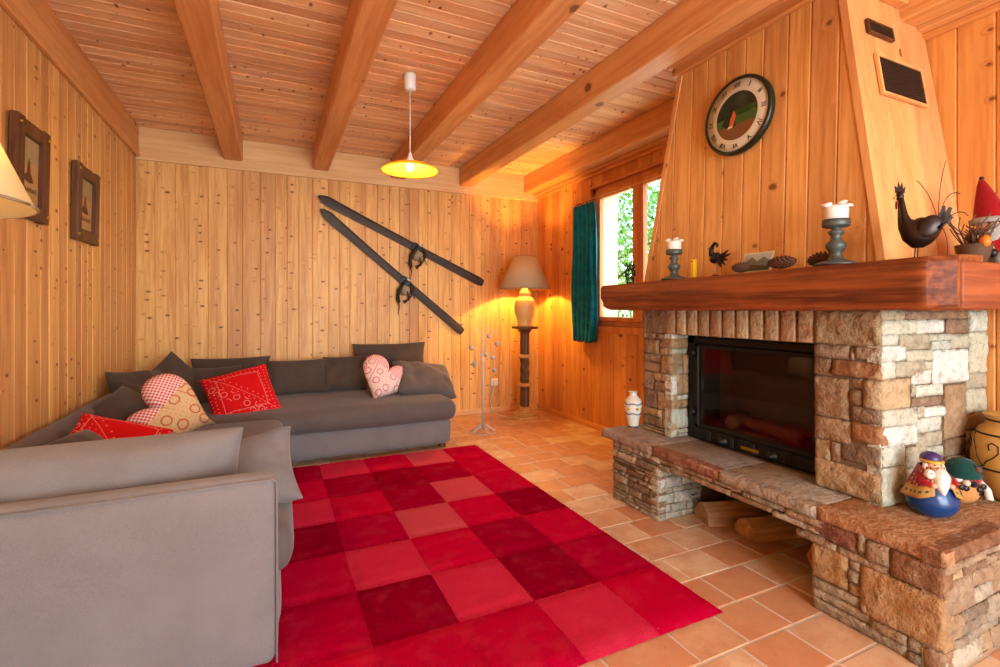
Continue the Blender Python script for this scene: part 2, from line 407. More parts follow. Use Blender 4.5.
# beams
ZB = 2.45
for i, (a, b) in enumerate(((-.385, -.24), (.34, .482), (1.07, 1.21), (1.80, 1.94), (2.575, 2.70))):
    mb = MB(); mb.box((a, YR + .05, ZB), (b, YB - .026, ZC), 'beam', .008, rnd=.2 + .15 * i)
    tag(mb.build('ceiling_beam'), ['squared ceiling beam nearest the left wall, heading to the back wall', 'squared ceiling beam just left of the hanging lamp', 'squared ceiling beam just right of the hanging lamp', 'squared ceiling beam that meets the top of the chimney hood', 'squared ceiling beam above the window, against the right wall'][i], 'ceiling beam', 'ceiling beams')
mb = MB(); mb.box((XL, YB - .024, 2.375), (XR, YB, ZC), 'pale', .003, rnd=.6); S('trim_1', mb)
mb = MB(); mb.box((XL, YR, 2.42), (XL + .022, YB - .025, ZC), 'beam', .003, rnd=.5); mb.box((XL, YR, 2.395), (XL + .03, YB - .025, 2.425), 'beam', .006, rnd=.4); S('trim_2', mb)
mb = MB(); mb.box((2.705, YR, 2.43), (XR, YB - .025, ZC), 'beam', .003, rnd=.4); mb.box((2.745, YR, 2.40), (XR, YB - .025, 2.43), 'trim', .005); S('trim_3', mb)
mb = MB(); mb.box((XR - .014, 2.5, 0), (XR, YB, .055), 'trim', .004); S('baseboard_right', mb)
mb = MB(); mb.box((XL, YB - .014, 0), (XR - .014, YB, .055), 'pale', .004); S('baseboard_back', mb)
mb = MB(); mb.box((XL, YR, 0), (XL + .014, YB - .014, .055), 'trim', .004); S('baseboard_left', mb)

# window in the right wall
win = MB()
fx0, fx1 = XR + .02, XR + .09
F = 'winwood'
for (y0, y1, z0, z1) in ((WY0, WY0 + .05, WZ0, WZ1), (WY1 - .05, WY1, WZ0, WZ1), (WY0, WY1, WZ0, WZ0 + .045), (WY0, WY1, WZ1 - .045, WZ1)):
    win.box((fx0, y0, z0), (fx1, y1, z1), F, .004)
# casing around the opening on the room side, sill below
for (y0, y1, z0, z1) in ((WY0 - .06, WY0, WZ0 - .06, WZ1 + .05), (WY1, WY1 + .06, WZ0 - .06, WZ1 + .05), (WY0, WY1, WZ1, WZ1 + .03), (WY0, WY1, WZ0 - .06, WZ0)):
    win.box((XR - .016, y0, z0), (XR + .03, y1, z1), F, .004)
wo = S('window_1', win)
YM = (WY0 + WY1) / 2
for (y0, y1) in ((WY0 + .05, YM), (YM, WY1 - .05)):
    s_ = MB(); t_ = .065
    for (p, q, z0, z1) in ((y0, y0 + t_, WZ0 + .045, WZ1 - .045), (y1 - t_, y1, WZ0 + .045, WZ1 - .045), (y0 + t_, y1 - t_, WZ0 + .045, WZ0 + .045 + t_ * .6), (y0 + t_, y1 - t_, WZ1 - .045 - t_, WZ1 - .045)):
        s_.box((XR + .005, p, z0), (XR + .06, q, z1), F, .006)
    so = s_.build('sash', wo)
    g_ = MB(); g_.box((XR + .03, y0 + t_ - .01, WZ0 + .07), (XR + .036, y1 - t_ + .01, WZ1 - .1), 'glass'); g_.build('pane', so)
mb = MB(); M['reveal'] = plain('cream reveal paint', (238, 214, 160), .6, var=.05)
mb.box((XR + .09, WY1 - .012, WZ0), (XR + .3, WY1 + .01, WZ1), 'reveal'); mb.box((XR + .09, WY0 - .01, WZ0), (XR + .3, WY0 + .012, WZ1), 'reveal'); mb.box((XR + .09, WY0, WZ0 - .03), (XR + .34, WY1, WZ0 + .01), 'reveal')
mb.build('window_reveal', wo)
# open shutter outside, its inner edge in view
sh = thing('window_shutter', 'pale cream wooden shutter standing open outside the window', 'shutter', (XR + .34, 4.02, 1.0))
mb = MB(); mb.box((-.018, -.03, 0), (.018, .5, 1.3), 'reveal', .004)
for z in (.15, 1.1): mb.box((.018, 0, z), (.036, .47, z + .09), 'reveal', .004)
mb.build('shutter_board', sh)
# curtain
ct = thing('curtain', 'long teal curtain gathered at the left side of the window', 'curtain', (XR - .075, 3.885, .83))
mb = MB()
def cur(u, v):
    yv = (u - .5) * (.355 + .03 * math.sin(v * 3)); ph = u * 2 * PI * 5.5
    return (.03 * math.sin(ph + .6 * math.sin(v * 4)) * (.55 + .45 * (1 - v)) + .006 * math.sin(u * 40 + v * 9), yv, v * 1.31 + .008 * math.sin(u * 17) * (1 if v == 0 else 0))
mb.grid(cur, 88, 24, 'curtain')
co = mb.build('curtain_cloth', ct); sm = co.modifiers.new('solid', 'SOLIDIFY'); sm.thickness = .004
for k in range(6): mb = MB(); mb.tube([(-.0, -.15 + .06 * k, 1.30), (.012, -.15 + .06 * k, 1.335), (.03, -.15 + .06 * k, 1.345)], .004, 'darkwood', 6); mb.build('curtain_hook', ct)
rod = MB(); rod.tube([(XR - .045, 4.06, 2.18), (XR - .045, 2.6, 2.18)], .005, 'trim', 8)
for y in (4.04, 3.3, 2.7): rod.tube([(XR - .045, y, 2.18), (XR + .0, y, 2.18)], .005, 'brass', 6)
tag(rod.build('curtain_rail'), 'thin curtain rail running across the window above the sashes', 'curtain rail')

# ------------------------------------------------------------------ outside
mb = MB(); M['grassy'] = plain('meadow grass', (96, 130, 50), .9, var=.3, scale=8); mb.box((XR + .3, -6, -.4), (16, 16, -.3), 'grassy'); S('ground', mb)
w = NT('leaf green'); lr = w.attr('rnd'); lc = w.mix(lr, lin((70, 130, 40)), lin((150, 196, 96)))
tb = w.n('ShaderNodeBsdfTranslucent'); w.l(lc, tb.inputs[0]); dfb = w.n('ShaderNodeBsdfDiffuse'); w.l(lc, dfb.inputs[0]); mm = w.n('ShaderNodeMixShader'); mm.inputs[0].default_value = .4
w.l(dfb.outputs[0], mm.inputs[1]); w.l(tb.outputs[0], mm.inputs[2]); w.l(mm.outputs[0], w.out.inputs['Surface']); M['leaf'] = w.m
def tree(loc, h, rad, seed, label):
    t = thing('tree', label, 'tree', loc, group='trees outside the window'); rn = random.Random(seed)
    mb = MB(); mb.tube([(0, 0, 0), (.05, .03, h * .4), (0, .08, h * .85)], [.1, .07, .03], 'twig', 8)
    for k in range(9):
        a = rn.random() * 6.28; z = h * rn.uniform(.3, .8); mb.tube([(0, 0, z), (math.cos(a) * rad * .5, math.sin(a) * rad * .5, z + .3), (math.cos(a) * rad * .8, math.sin(a) * rad * .8, z + .4)], [.03, .02, .008], 'twig', 5)
    mb.build('trunk', t)
    mb = MB(); bm = mb.bm; mi = mb.mi('leaf')
    for k in range(5200):
        a = rn.random() * 6.28; cz = rn.uniform(-1, 1); rr = rad * (1 - abs(cz) ** 2.4 * .7) * rn.random() ** .4
        p = Vector((rr * math.cos(a), rr * math.sin(a), h * .55 + cz * h * .45)); s_ = rn.uniform(.03, .06)
        q = Euler((rn.random() * 6, rn.random() * 6, rn.random() * 6)).to_matrix()
        vs = [bm.verts.new(p + q @ Vector(c_)) for c_ in ((-s_, 0, 0), (0, -s_ * .5, 0), (s_, 0, .2 * s_), (0, s_ * .5, 0))]
        f = bm.faces.new(vs); f.material_index = mi; f[mb.rl] = rn.random()
    mb.build('foliage', t)
tree((5.3, 7.0, -.3), 4.2, 1.15, 1, 'leafy tree nearest the window, seen through the left pane')
tree((7.6, 7.0, -.3), 4.6, 1.15, 2, 'leafy tree seen through the right pane of the window')
tree((6.4, 9.6, -.3), 5.0, 1.4, 3, 'leafy tree standing behind the one nearest the window')
tree((9.3, 9.3, -.3), 5.4, 1.5, 4, 'tall leafy tree farthest to the right beyond the window')
tree((8.4, 12.4, -.3), 6.0, 1.7, 5, 'tall leafy tree farthest away outside the window')
rl = thing('balcony_railing', 'thin metal balcony railing outside the window', 'railing', (4.2, 4.3, .2))
for z_ in (1.05, .1): mb = MB(); mb.tube([(0, -1.4, z_), (0, 2.2, z_)], .014, 'pewter', 6); mb.build('rail', rl)
for k in range(10):
    mb = MB(); mb.tube([(0, -1.4 + .4 * k, -.5), (0, -1.4 + .4 * k, 1.05)], .008, 'pewter', 6); mb.build('baluster', rl)

# ------------------------------------------------------------------ fireplace
random.seed(21)
PAL_B = [(152, 122, 90), (170, 140, 102), (140, 116, 94), (178, 152, 114), (154, 130, 104), (138, 108, 82), (156, 110, 70)]
PAL_G = [(152, 136, 112), (170, 152, 126), (132, 114, 92), (158, 130, 100), (128, 98, 72), (176, 164, 140)]
PAL_W = [(196, 200, 182), (186, 186, 164), (208, 210, 198), (166, 158, 134), (188, 184, 158), (160, 130, 94)]  # pale side-face stones; bluish window light partly mixed into these greys
def stone(mb, O, U, V, N, u0, u1, v0, v1, out=.012, col=None, pal=PAL_B, depth=.05, g=.0012, rough=.006):
    """one split-face stone: front grid in plane O + uU + vV, bulging along N"""
    O, U, V, N = Vector(O), Vector(U), Vector(V), Vector(N)
    if u0 > u1: u0, u1 = u1, u0
    if v0 > v1: v0, v1 = v1, v0
    u0 += g; u1 -= g; v0 += g; v1 -= g
    if u1 - u0 < .006 or v1 - v0 < .004: return
    nu = max(4, min(22, int((u1 - u0) / .012))); nv = max(4, min(18, int((v1 - v0) / .011)))
    sd = random.random() * 50; ou = out * random.uniform(.4, 1.2); tl = random.uniform(-.004, .004); tl2 = random.uniform(-.004, .004)
    jt = min(.012, (v1 - v0) * .12); J = [random.uniform(-jt, jt) * .6 for _ in range(4)]
    def fn(s_, t_):
        u = u0 + (u1 - u0) * s_; v = v0 + (v1 - v0) * t_
        v += (J[0] * (1 - s_) + J[1] * s_) * t_ * .5 + (J[2] * (1 - s_) + J[3] * s_) * (1 - t_) * .5
        e = min(s_, 1 - s_) * (u1 - u0); f = min(t_, 1 - t_) * (v1 - v0)
        rd = smoothstep(min(e, f) / .006)
        p = O + U * u + V * v
        h = ou + rough * (noise.noise(p * 16 + Vector((sd, 0, 0))) + .7 * noise.noise(p * 42 + Vector((0, sd, 0)))) + tl * (s_ * 2 - 1) + tl2 * (t_ * 2 - 1)
        w_ = .0025 * (1 - rd)
        p += U * w_ * noise.noise(p * 60 + Vector((sd, 1, 0))) + V * w_ * noise.noise(p * 60 + Vector((sd, 9, 0)))
        return p + N * (h * (.55 + .45 * rd) - .003 * (1 - rd))
    cc = lin(col or random.choice(pal)); k = random.uniform(.85, 1.12); cc = (cc[0] * k, cc[1] * k, cc[2] * k, 1)
    Vg, fs = mb.grid(fn, nu, nv, 'stone', True, col=cc)
    # sides
    ring = [Vg[i][0] for i in range(nu + 1)] + [Vg[nu][j] for j in range(1, nv + 1)] + [Vg[i][nv] for i in range(nu - 1, -1, -1)] + [Vg[0][j] for j in range(nv - 1, 0, -1)]
    back = []
    for v in ring:
        q = v.co; dd = (q - O).dot(N); back.append(mb.bm.verts.new(q - N * (dd + depth)))
    sf = []
    for i in range(len(ring)):
        j = (i + 1) % len(ring); sf.append(mb.bm.faces.new((ring[j], ring[i], back[i], back[j])))
    sf.append(mb.bm.faces.new(back)); mb.tag(sf, 'stone', col=cc)
    nrm = sum((f.normal for f in fs), Vector()) if False else None
    if U.cross(V).dot(N) < 0: bmesh.ops.reverse_faces(mb.bm, faces=fs + sf)
def ashlar(mb, O, U, V, N, u0, u1, v0, v1, hs, ws, pal, **k):
    v = v1
    while v > v0 + .004:
        h = random.choice(hs); b = max(v0, v - h)
        if b - v0 < .015: b = v0
        u = u0 + (0 if random.random() < .5 else 0)
        while u < u1 - .004:
            wd = random.choice(ws) * random.uniform(.75, 1.25); q = min(u1, u + wd)
            if u1 - q < .03: q = u1
            if h > .05 and random.random() < .35 and q - u > .05:
                m = (v + b) / 2 + random.uniform(-.01, .01); stone(mb, O, U, V, N, u, q, m, v, pal=pal, **k); stone(mb, O, U, V, N, u, q, b, m, pal=pal, **k)
            else: stone(mb, O, U, V, N, u, q, b, v, pal=pal, **k)
            u = q
        v = b
FP = thing('fireplace', 'large stone fireplace with raised hearth, wooden mantel and pine chimney hood', 'fireplace', (2.3, 1.7, 0))
X0, X1, Z = Vector((1, 0, 0)), Vector((0, 1, 0)), Vector((0, 0, 1))
CZ0, CZ1 = .394, 1.142
# near column
YN0, YN1 = 1.06, 1.318
SU = Vector((.675, -.056, 0)).normalized(); SN = Vector((SU.y, -SU.x, 0)); SO = Vector((2.1, YN0 + .004, 0))
mb = MB(); mb.poly([(2.105, YN0 + .009, CZ0), (XR, YN0 - .047, CZ0), (XR, YN1 - .008, CZ0), (2.105, YN1 - .008, CZ0)], (0, 0, CZ1 - CZ0), 'mortar')
mb.box((2.45, YN1 - .02, CZ0), (XR - .001, 2.37, CZ1), 'mortar')
for (a, b, c_, d, ci) in ((0, 1, 0, .19, 3), (0, .54, .19, .27, 2), (.54, .61, .2, .27, 5), (.61, 1, .19, .26, 4), (0, .27, .27, .37, 5), (.28, 1, .27, .36, 6), (0, .53, .37, .6, 0), (.54, .74, .36, .42, 2), (.54, .73, .42, .51, 5), (.74, 1, .36, .51, 3),
    (0, .56, .6, .725, 0), (.56, 1, .51, .595, 2), (.57, 1, .595, .7, 6), (0, .25, .725, .845, 3), (.25, .41, .725, .845, 5), (.41, 1, .7, .815, 2), (0, 1, .84, 1, 1)):
    stone(mb, (2.105, 0, 0), (0, -1, 0), Z, (-1, 0, 0), -YN1 + a * (YN1 - YN0), -YN1 + b * (YN1 - YN0), CZ1 - c_ * (CZ1 - CZ0), CZ1 - d * (CZ1 - CZ0), col=PAL_B[ci], out=.016, rough=.008)
H_ = 655.
def sd(x0, x1, y0, y1, ci):
    # side face laid out as fractions of the column's side, left edge to wall
    def fx(x):
        t = (800 + x / 3.335 - 500) / FPX; s_, c_ = math.sin(YAW), math.cos(YAW); dx, dy = s_ + t * c_, c_ - t * s_
        return (SO.y * dx - SO.x * dy) / (SU.x * dy - SU.y * dx)
    q = SO + SU * fx((x0 + x1) / 2); dep = q.x * math.sin(YAW) + q.y * math.cos(YAW)
    def fz(y): return CAMH - (300 + y / 3.335 - HY) / FPX * dep
    stone(mb, SO, SU, Z, SN, max(fx(x0) - .002, -.004), min(fx(x1) + .002, .672), max(fz(y1) - .0025, CZ0), min(fz(y0) + .0025, CZ1), col=PAL_W[ci % 6] if ci < 10 else PAL_B[ci - 10], out=.01, rough=.007)
for a in ((268, 345, 28, 66, 3), (345, 480, 28, 64, 12), (480, 562, 28, 62, 10), (562, 634, 28, 106, 0), (268, 385, 68, 114, 1), (387, 482, 66, 110, 2), (484, 560, 64, 112, 15),
          (268, 325, 116, 152, 0), (327, 430, 113, 165, 3), (432, 500, 113, 134, 1), (502, 560, 113, 160, 4), (432, 500, 136, 165, 0), (268, 350, 154, 203, 2), (352, 438, 167, 203, 4), (562, 634, 108, 240, 4), (440, 560, 167, 275, 2),
          (268, 315, 205, 263, 0), (317, 410, 205, 255, 3), (412, 438, 205, 234, 4), (268, 368, 265, 362, 13), (370, 438, 236, 280, 2), (387, 475, 282, 320, 0), (370, 385, 283, 322, 4), (370, 470, 324, 353, 12), (480, 552, 285, 458, 10), (554, 634, 242, 292, 3), (554, 634, 294, 374, 4),
          (440, 478, 277, 281, 3), (268, 385, 364, 420, 1), (387, 412, 355, 392, 4), (414, 476, 355, 388, 2), (387, 472, 392, 440, 0), (387, 472, 442, 488, 3), (268, 387, 422, 486, 2), (268, 350, 488, 556, 0), (352, 420, 490, 560, 3), (422, 478, 490, 560, 1),
          (554, 634, 376, 430, 10), (554, 634, 432, 500, 4), (480, 552, 460, 520, 15), (480, 552, 522, 600, 10), (268, 350, 558, 690, 1), (352, 430, 562, 620, 4), (352, 430, 622, 690, 3), (432, 478, 562, 680, 2), (480, 552, 602, 680, 4), (554, 634, 502, 560, 3), (554, 634, 562, 640, 1)): sd(*a)
mb.build('near_pillar', FP, True)
# far column
mb = MB(); FY0, FY1, FXI = 2.14, 2.385, 2.19
mb.box((2.115, FY0 + .006, CZ0), (2.47, FY1, CZ1), 'mortar')
O = (2.11, 0, 0); U = (0, -1, 0)
stone(mb, O, U, Z, (-1, 0, 0), -FY1, -FY0, 1.0, CZ1, col=PAL_G[3], out=.014)
ashlar(mb, O, U, Z, (-1, 0, 0), -FY1, -FY0, CZ0, 1.0, (.04, .06, .09, .11), (.07, .1, .14), PAL_B[:5] + PAL_G[3:5], out=.012)
ashlar(mb, (0, FY0 + .005, 0), X0, Z, (0, -1, 0), 2.10, 2.235, CZ0, 1.0, (.03, .05, .12, .09), (.05, .1), PAL_W, out=.008)
mb.build('far_pillar', FP, True)
# soldier course of bricks
mb = MB(); mb.box((2.13, YN1, .995), (2.45, FY0, CZ1), 'mortar')
y = YN1 + .003; n = 11; stp = (2.185 - YN1) / n
for k in range(n):
    cc = lin([(196, 166, 128), (206, 182, 142), (184, 146, 112), (214, 194, 154), (190, 164, 128)][k * 7 % 5])
    vs = mb.box((2.10 - random.uniform(0, .006), YN1 + k * stp + .008, 1.0), (2.16, YN1 + (k + 1) * stp - .008, 1.139), 'stone', .005, 2, col=cc)
mb.build('brick_lintel', FP, True)
# fireplace insert
fx = 2.235
ins = MB(); A, B = YN1 + .012, 2.135; zb, zt = .395, .985
for (p, q, z0, z1) in ((A, A + .035, zb, zt), (B - .05, B, zb, zt), (A, B, zt - .04, zt)): ins.box((fx - .012, p, z0), (fx + .04, q, z1), 'iron', .004)
ins.box((fx + .0, A, zb), (fx + .04, B, zb + .015), 'iron')
insert = ins.build('insert_frame', FP, True)
dr = MB(); a, b, c_, d = A + .04, B - .055, .466, .945
for (p, q, z0, z1) in ((a, a + .03, c_, d), (b - .03, b, c_, d), (a, b, c_, c_ + .022), (a, b, d - .022, d)): dr.box((fx - .022, p, z0), (fx + .01, q, z1), 'iron', .005)
door = dr.build('insert_door', FP, True)
g_ = MB(); g_.box((fx - .008, a + .028, c_ + .02), (fx - .003, b - .028, d - .02), 'fireglass'); gl = g_.build('door_glass', door); 
for v in gl.data.vertices: v.co -= Vector(FP.location)
h_ = MB()
for z in (.55, .89): h_ = MB(); h_.tube([(fx - .03, B - .052, z - .025), (fx - .03, B - .052, z + .025)], .011, 'iron', 8); h_.box((fx - .034, B - .07, z - .008), (fx - .01, B - .03, z + .008), 'iron', .003); h_.build('hinge', FP, True)
# ornate lower panel with knobs and plate
pn = MB(); pn.box((fx - .018, A + .02, .397), (fx + .01, B - .03, .464), 'iron', .004)
for p, q in ((A + .04, A + .16), (A + .18, A + .34), (A + .36, A + .47), (B - .32, B - .19), (B - .17, B - .06)): pn.box((fx - .024, p, .401), (fx - .01, q, .459), 'iron', .004); pn.box((fx - .026, p + .012, .404), (fx - .02, q - .012, .449), 'iron', .003)
panel = pn.build('air_panel', FP, True)
for y in (B - .255, A + .26):
    k_ = MB(); T = Matrix.Translation(Vector((fx - .022, y, .427)) - Vector(FP.location)) @ Matrix.Rotation(R(-90), 4, 'Y')
    k_.lathe([(.03, 0), (.03, .008), (.026, .01), (.026, .014), (.012, .015), (.012, .028), (0, .03)], 'iron', 20, T=T); k_.build('air_knob', panel)
pl = MB(); pl.box(Vector((fx - .03, B - .47, .418)) - Vector(FP.location), Vector((fx - .024, B - .37, .434)) - Vector(FP.location), 'brass', .001); pl.build('name_plate', panel)
# firebox
fb = MB(); a, b = A + .01, B - .03
fb.box((fx + .03, a, .45), (2.62, b, .465), 'soot'); fb.box((2.62, a, .47), (2.64, b, .98), 'soot'); fb.box((fx + .03, a - .01, .47), (2.64, a, .98), 'soot'); fb.box((fx + .03, b, .47), (2.64, b + .01, .98), 'soot'); fb.box((fx + .03, a, .97), (2.64, b, .985), 'soot')
fb.grid(lambda u, v: (2.27 + .33 * u, a + .04 + (b - a - .08) * v, .466 + .02 * math.sin(u * 3.1) * math.sin(v * 3.1) + .006 * noise.noise(Vector((u * 9, v * 14, 0)))), 16, 26, 'ash')
fb.build('firebox', FP, True)
# hearth slab: three long flags with split edges
mb = MB(); random.seed(8)
SL = [(.774, 1.17, (170, 124, 84)), (1.17, 1.62, (166, 150, 130)), (1.62, 2.06, (152, 138, 124)), (2.06, 2.505, (164, 144, 128))]
for (p, q, cc) in SL:
    back = XR - .003 if p < .8 else 2.19
    if p < .8:
        cc2 = lin(cc)
        mb.box((1.875, p + .012, .348), (XR - .002, q - .002, .392), 'stone', .006, 2, col=cc2)
        stone(mb, (0, .784, 0), X0, Z, (0, -1, 0), 1.868, 2.3, .345, .394, col=(130, 88, 58), out=.012, g=.001)
        stone(mb, (0, .784, 0), X0, Z, (0, -1, 0), 2.3, XR - .01, .345, .394, col=(176, 132, 92), out=.012, g=.001)
    else:
        mb.box((1.875, p + .002, .348), (2.2 if q < 2.1 else 2.3, q - .002, .392), 'stone', .004, 2, col=lin(cc))
    stone(mb, (1.878, 0, 0), (0, -1, 0), Z, (-1, 0, 0), -q, -p, .345, .394, col=cc if p != 1.62 else (152, 98, 74), out=.012, g=.001)
mb.box((2.2, 1.2, .33), (XR - .002, 2.38, .391), 'mortar')
mb.build('hearth_slab', FP, True)
# hearth base
KZ = .346 / .312
mb = MB()
mb.box((1.89, .80, 0), (XR - .002, 1.178, .343), 'mortar'); mb.box((1.89, 2.02, 0), (2.4, 2.39, .343), 'mortar'); mb.box((1.905, 1.15, .285), (2.4, 2.02, .346), 'mortar')
mb.box((2.4, 1.15, 0), (2.43, 2.35, .343), 'mortar')
O = (1.885, 0, 0); U = (0, -1, 0)
for (p, q, z1, z0, cc) in ((1.2, 1.03, .312, .25, (128, 82, 62)), (1.03, 1.0, .346, .26, PAL_G[0]), (1.0, .93, .312, .245, PAL_G[3]), (1.03, 1.0, .26, .25, PAL_G[1]), (.93, .78, .312, .225, (142, 100, 66)),
    (1.22, 1.10, .25, .232, PAL_G[4]), (1.10, .93, .248, .222, (160, 132, 104)), (1.19, 1.06, .232, .11, (178, 140, 92)), (1.06, 1.02, .222, .19, PAL_G[1]), (1.06, 1.02, .19, .15, PAL_G[0]), (1.06, 1.02, .15, .11, PAL_G[3]),
    (1.02, .78, .222, .07, (172, 130, 84)), (1.19, 1.02, .11, .075, PAL_G[0]), (1.02, .99, .11, .07, PAL_G[3]), (1.19, .99, .075, .04, PAL_G[1]), (.99, .88, .07, .035, PAL_G[3]), (.88, .84, .07, .03, PAL_G[0]), (1.19, .88, .038, 0, PAL_G[0]), (.88, .84, .03, 0, PAL_G[2]), (.84, .78, .07, 0, (150, 114, 82)), (1.19, 1.0, .04, .02, PAL_G[1])):
    stone(mb, O, U, Z, (-1, 0, 0), -p, -q, z0 * KZ, z1 * KZ, col=cc, out=.014)
stone(mb, (1.88, 0, 0), U, Z, (-1, 0, 0), -1.25, -1.10,   .253, .279, col=PAL_G[3], out=.02)
random.seed(31)
ashlar(mb, (0, .79, 0), X0, Z, (0, -1, 0), 1.88, XR - .005, 0, .346, (.03, .05, .08, .11), (.08, .14, .2), PAL_G + PAL_B[:4], out=.01)
ashlar(mb, (0, 1.176, 0), (-1, 0, 0), Z, (0, 1, 0), -2.3, -1.9, 0, .288, (.05, .08), (.1, .16), PAL_B, out=.006)
# far base, thin courses
ashlar(mb, O, U, Z, (-1, 0, 0), -2.40, -2.01, 0, .346, (.018, .026, .034, .045), (.05, .09, .14), PAL_G, out=.012, g=.002)
ashlar(mb, (0, 2.015, 0), X0, Z, (0, -1, 0), 1.88, 2.2, 0, .29, (.03, .045, .06), (.06, .1), PAL_W[:4], out=.008)
ashlar(mb, (0, 2.392, 0), (-1, 0, 0), Z, (0, 1, 0), -2.3, -1.9, 0, .346, (.03, .05), (.1, .16), PAL_G, out=.008)
# thin stepped course over the wood store
for (p, q, z0, z1) in ((1.14, 1.3, .28, .312), (1.3, 1.5, .286, .312), (1.5, 1.66, .29, .312), (1.66, 1.84, .288, .312), (1.84, 2.02, .282, .312), (1.14, 1.36, .255, .28), (1.36, 1.56, .262, .286), (1.56, 1.8, .264, .289), (1.8, 1.94, .262, .287), (1.93, 2.03, .25, .28), (1.14, 1.24, .236, .256)):
    stone(mb, (1.888, 0, 0), U, Z, (-1, 0, 0), -q, -p, z0 * KZ, z1 * KZ, pal=PAL_G, out=.012, g=.0015)
mb.build('hearth_base', FP, True)
# mantel
mb = MB()
def ztop(y): return 1.293 + (2.48 - y) * .0145
def mfn(u, v):
    # closed section around the front beam, along y
    y = 2.50 - u * 1.735
    sec = [(2.19, 1.14), (1.888, 1.14), (1.876, 1.145), (1.869, 1.16), (1.866, 1.21), (1.868, ztop(y) - .02), (1.88, ztop(y) - .003), (1.90, ztop(y)), (2.19, ztop(y) + .002)]
    i = int(round(v * 8)); x, z = sec[i]
    if x > 2.1 and y < 1.04: x = 2.03
    if u < .04 and i in (1, 2, 3): z += (1 - u / .04) * .018; x += (1 - u / .04) * .01
    k = noise.noise(Vector((y * 4, z * 24, 0))) * .009 + noise.noise(Vector((y * 18, z * 60, 3))) * .004
    if u > .964: x += ((u - .964) / .036) * .05
    return (x + k, y, z + (k * .6 if i < 4 else k * .3))
Vg, fs = mb.grid(mfn, 120, 8, 'mantel', True, rnd=.35)
for f in fs:
    if f.calc_center_median().y < .828: f.smooth = False
mb.tag([mb.bm.faces.new([Vg[0][j] for j in range(9)]), mb.bm.faces.new([Vg[120][j] for j in range(8, -1, -1)])], 'mantel', .5)
bmesh.ops.recalc_face_normals(mb.bm, faces=mb.bm.faces[:]) if False else None
mb.box((2.185, 1.0, 1.143), (XR - .004, 2.40, 1.29), 'mantel', .004)
mb.build('mantel_beam', FP, True)
mb = MB(); mb.box((1.935, .757, 1.145), (XR - .003, 1.05, 1.300), 'mantelx', .008, 2, rnd=.3); mb.build('mantel_side_beam', FP, True)
# chimney hood
HT, HB = 2.525, 1.296
def clip(poly, f):
    out = []
    for i in range(len(poly)):
        a, b = poly[i], poly[(i + 1) % len(poly)]; fa, fb_ = f(a), f(b)
        if fa >= 0: out.append(a)
        if (fa >= 0) != (fb_ >= 0): t = fa / (fa - fb_); out.append((a[0] + (b[0] - a[0]) * t, a[1] + (b[1] - a[1]) * t))
    return out
def slanted(mb, P0, P1, P2, P3, n_out, mat, widths, th=.016):
    """quad P0 (bottom a) P1 (bottom b) P2 (top b) P3 (top a); boards upright, clipped to the slanted sides"""
    P0, P1, P2, P3 = map(Vector, (P0, P1, P2, P3)); U = (P1 - P0).normalized(); N = U.cross(P3 - P0).normalized()
    if N.dot(Vector(n_out)) < 0: N = -N
    Vv = N.cross(U).normalized()
    if Vv.z < 0: Vv = -Vv
    q = [((p - P0).dot(U), (p - P0).dot(Vv)) for p in (P0, P1, P2, P3)]
    L = max(a for a, b in q); mn = min(a for a, b in q)
    c_ = mn
    mb.poly([P0 - N * .02, P1 - N * .02, P2 - N * .02, P3 - N * .02], -N * .004, mat)
    k = 0
    while c_ < L:
        wd = widths[k % len(widths)]; k += 1; d = c_ + wd
        pl = clip(clip(q, lambda p: p[0] - c_ - .0005), lambda p: d - .0005 - p[0])
        if len(pl) >= 3:
            mb.poly([P0 + U * a + Vv * b - N * th for a, b in pl], N * th, mat, .0055)
        c_ = d
mb = MB(); slanted(mb, (2.12, 2.385, HB), (2.12, 1.06, HB), (2.165, 1.24, HT), (2.165, 2.14, HT), (-1, 0, 0), 'hood', [.118, .1, .125, .105, .12]); mb.build('hood_front', FP, True)
mb = MB(); slanted(mb, (2.12, 1.06, HB - .02), (XR - .003, 1.06, HB - .02), (XR - .003, 1.24, HT), (2.165, 1.24, HT), (0, -1, 0), 'hoodp', [.22, .2, .24]); mb.build('hood_side', FP, True)
mb = MB(); slanted(mb, (2.12, 2.385, HB), (XR - .003, 2.385, HB), (XR - .003, 2.14, HT), (2.165, 2.14, HT), (0, 1, 0), 'hoodp', [.15, .14]); mb.build('hood_side', FP, True)
for (y0, y1, s_) in ((1.06, 1.24, 1), (2.385, 2.14, -1)):
    mb = MB()
    p, q = Vector((2.12, y0, HB)), Vector((2.165, y1, HT)); e = Vector((-.006, -.006 * s_, 0))
    mb.poly([p + e, p + e + Vector((.03, 0, 0)), p + e + Vector((.03, .03 * s_, 0)), p + e + Vector((0, .03 * s_, 0))], q - p, 'hoodp', rnd=.5)
    mb.build('corner_batten', FP, True)
mb = MB()
mb.box((2.13, 1.19, 2.505), (2.165, 2.17, ZB + .12), 'trim', .006); mb.box((2.105, 1.17, 2.555), (2.165, 2.19, ZC - .002), 'trim', .008)
mb.box((2.158, 1.1915, 2.5065), (2.569, 1.241, ZB + .1185), 'trim', .006); mb.box((2.157, 1.1715, 2.5565), (2.569, 1.2415, ZC - .0035), 'trim', .008)
mb.box((2.165, 1.24, HT), (2.57, 2.14, ZC - .002), 'trim')
mb.build('hood_crown', FP, True)
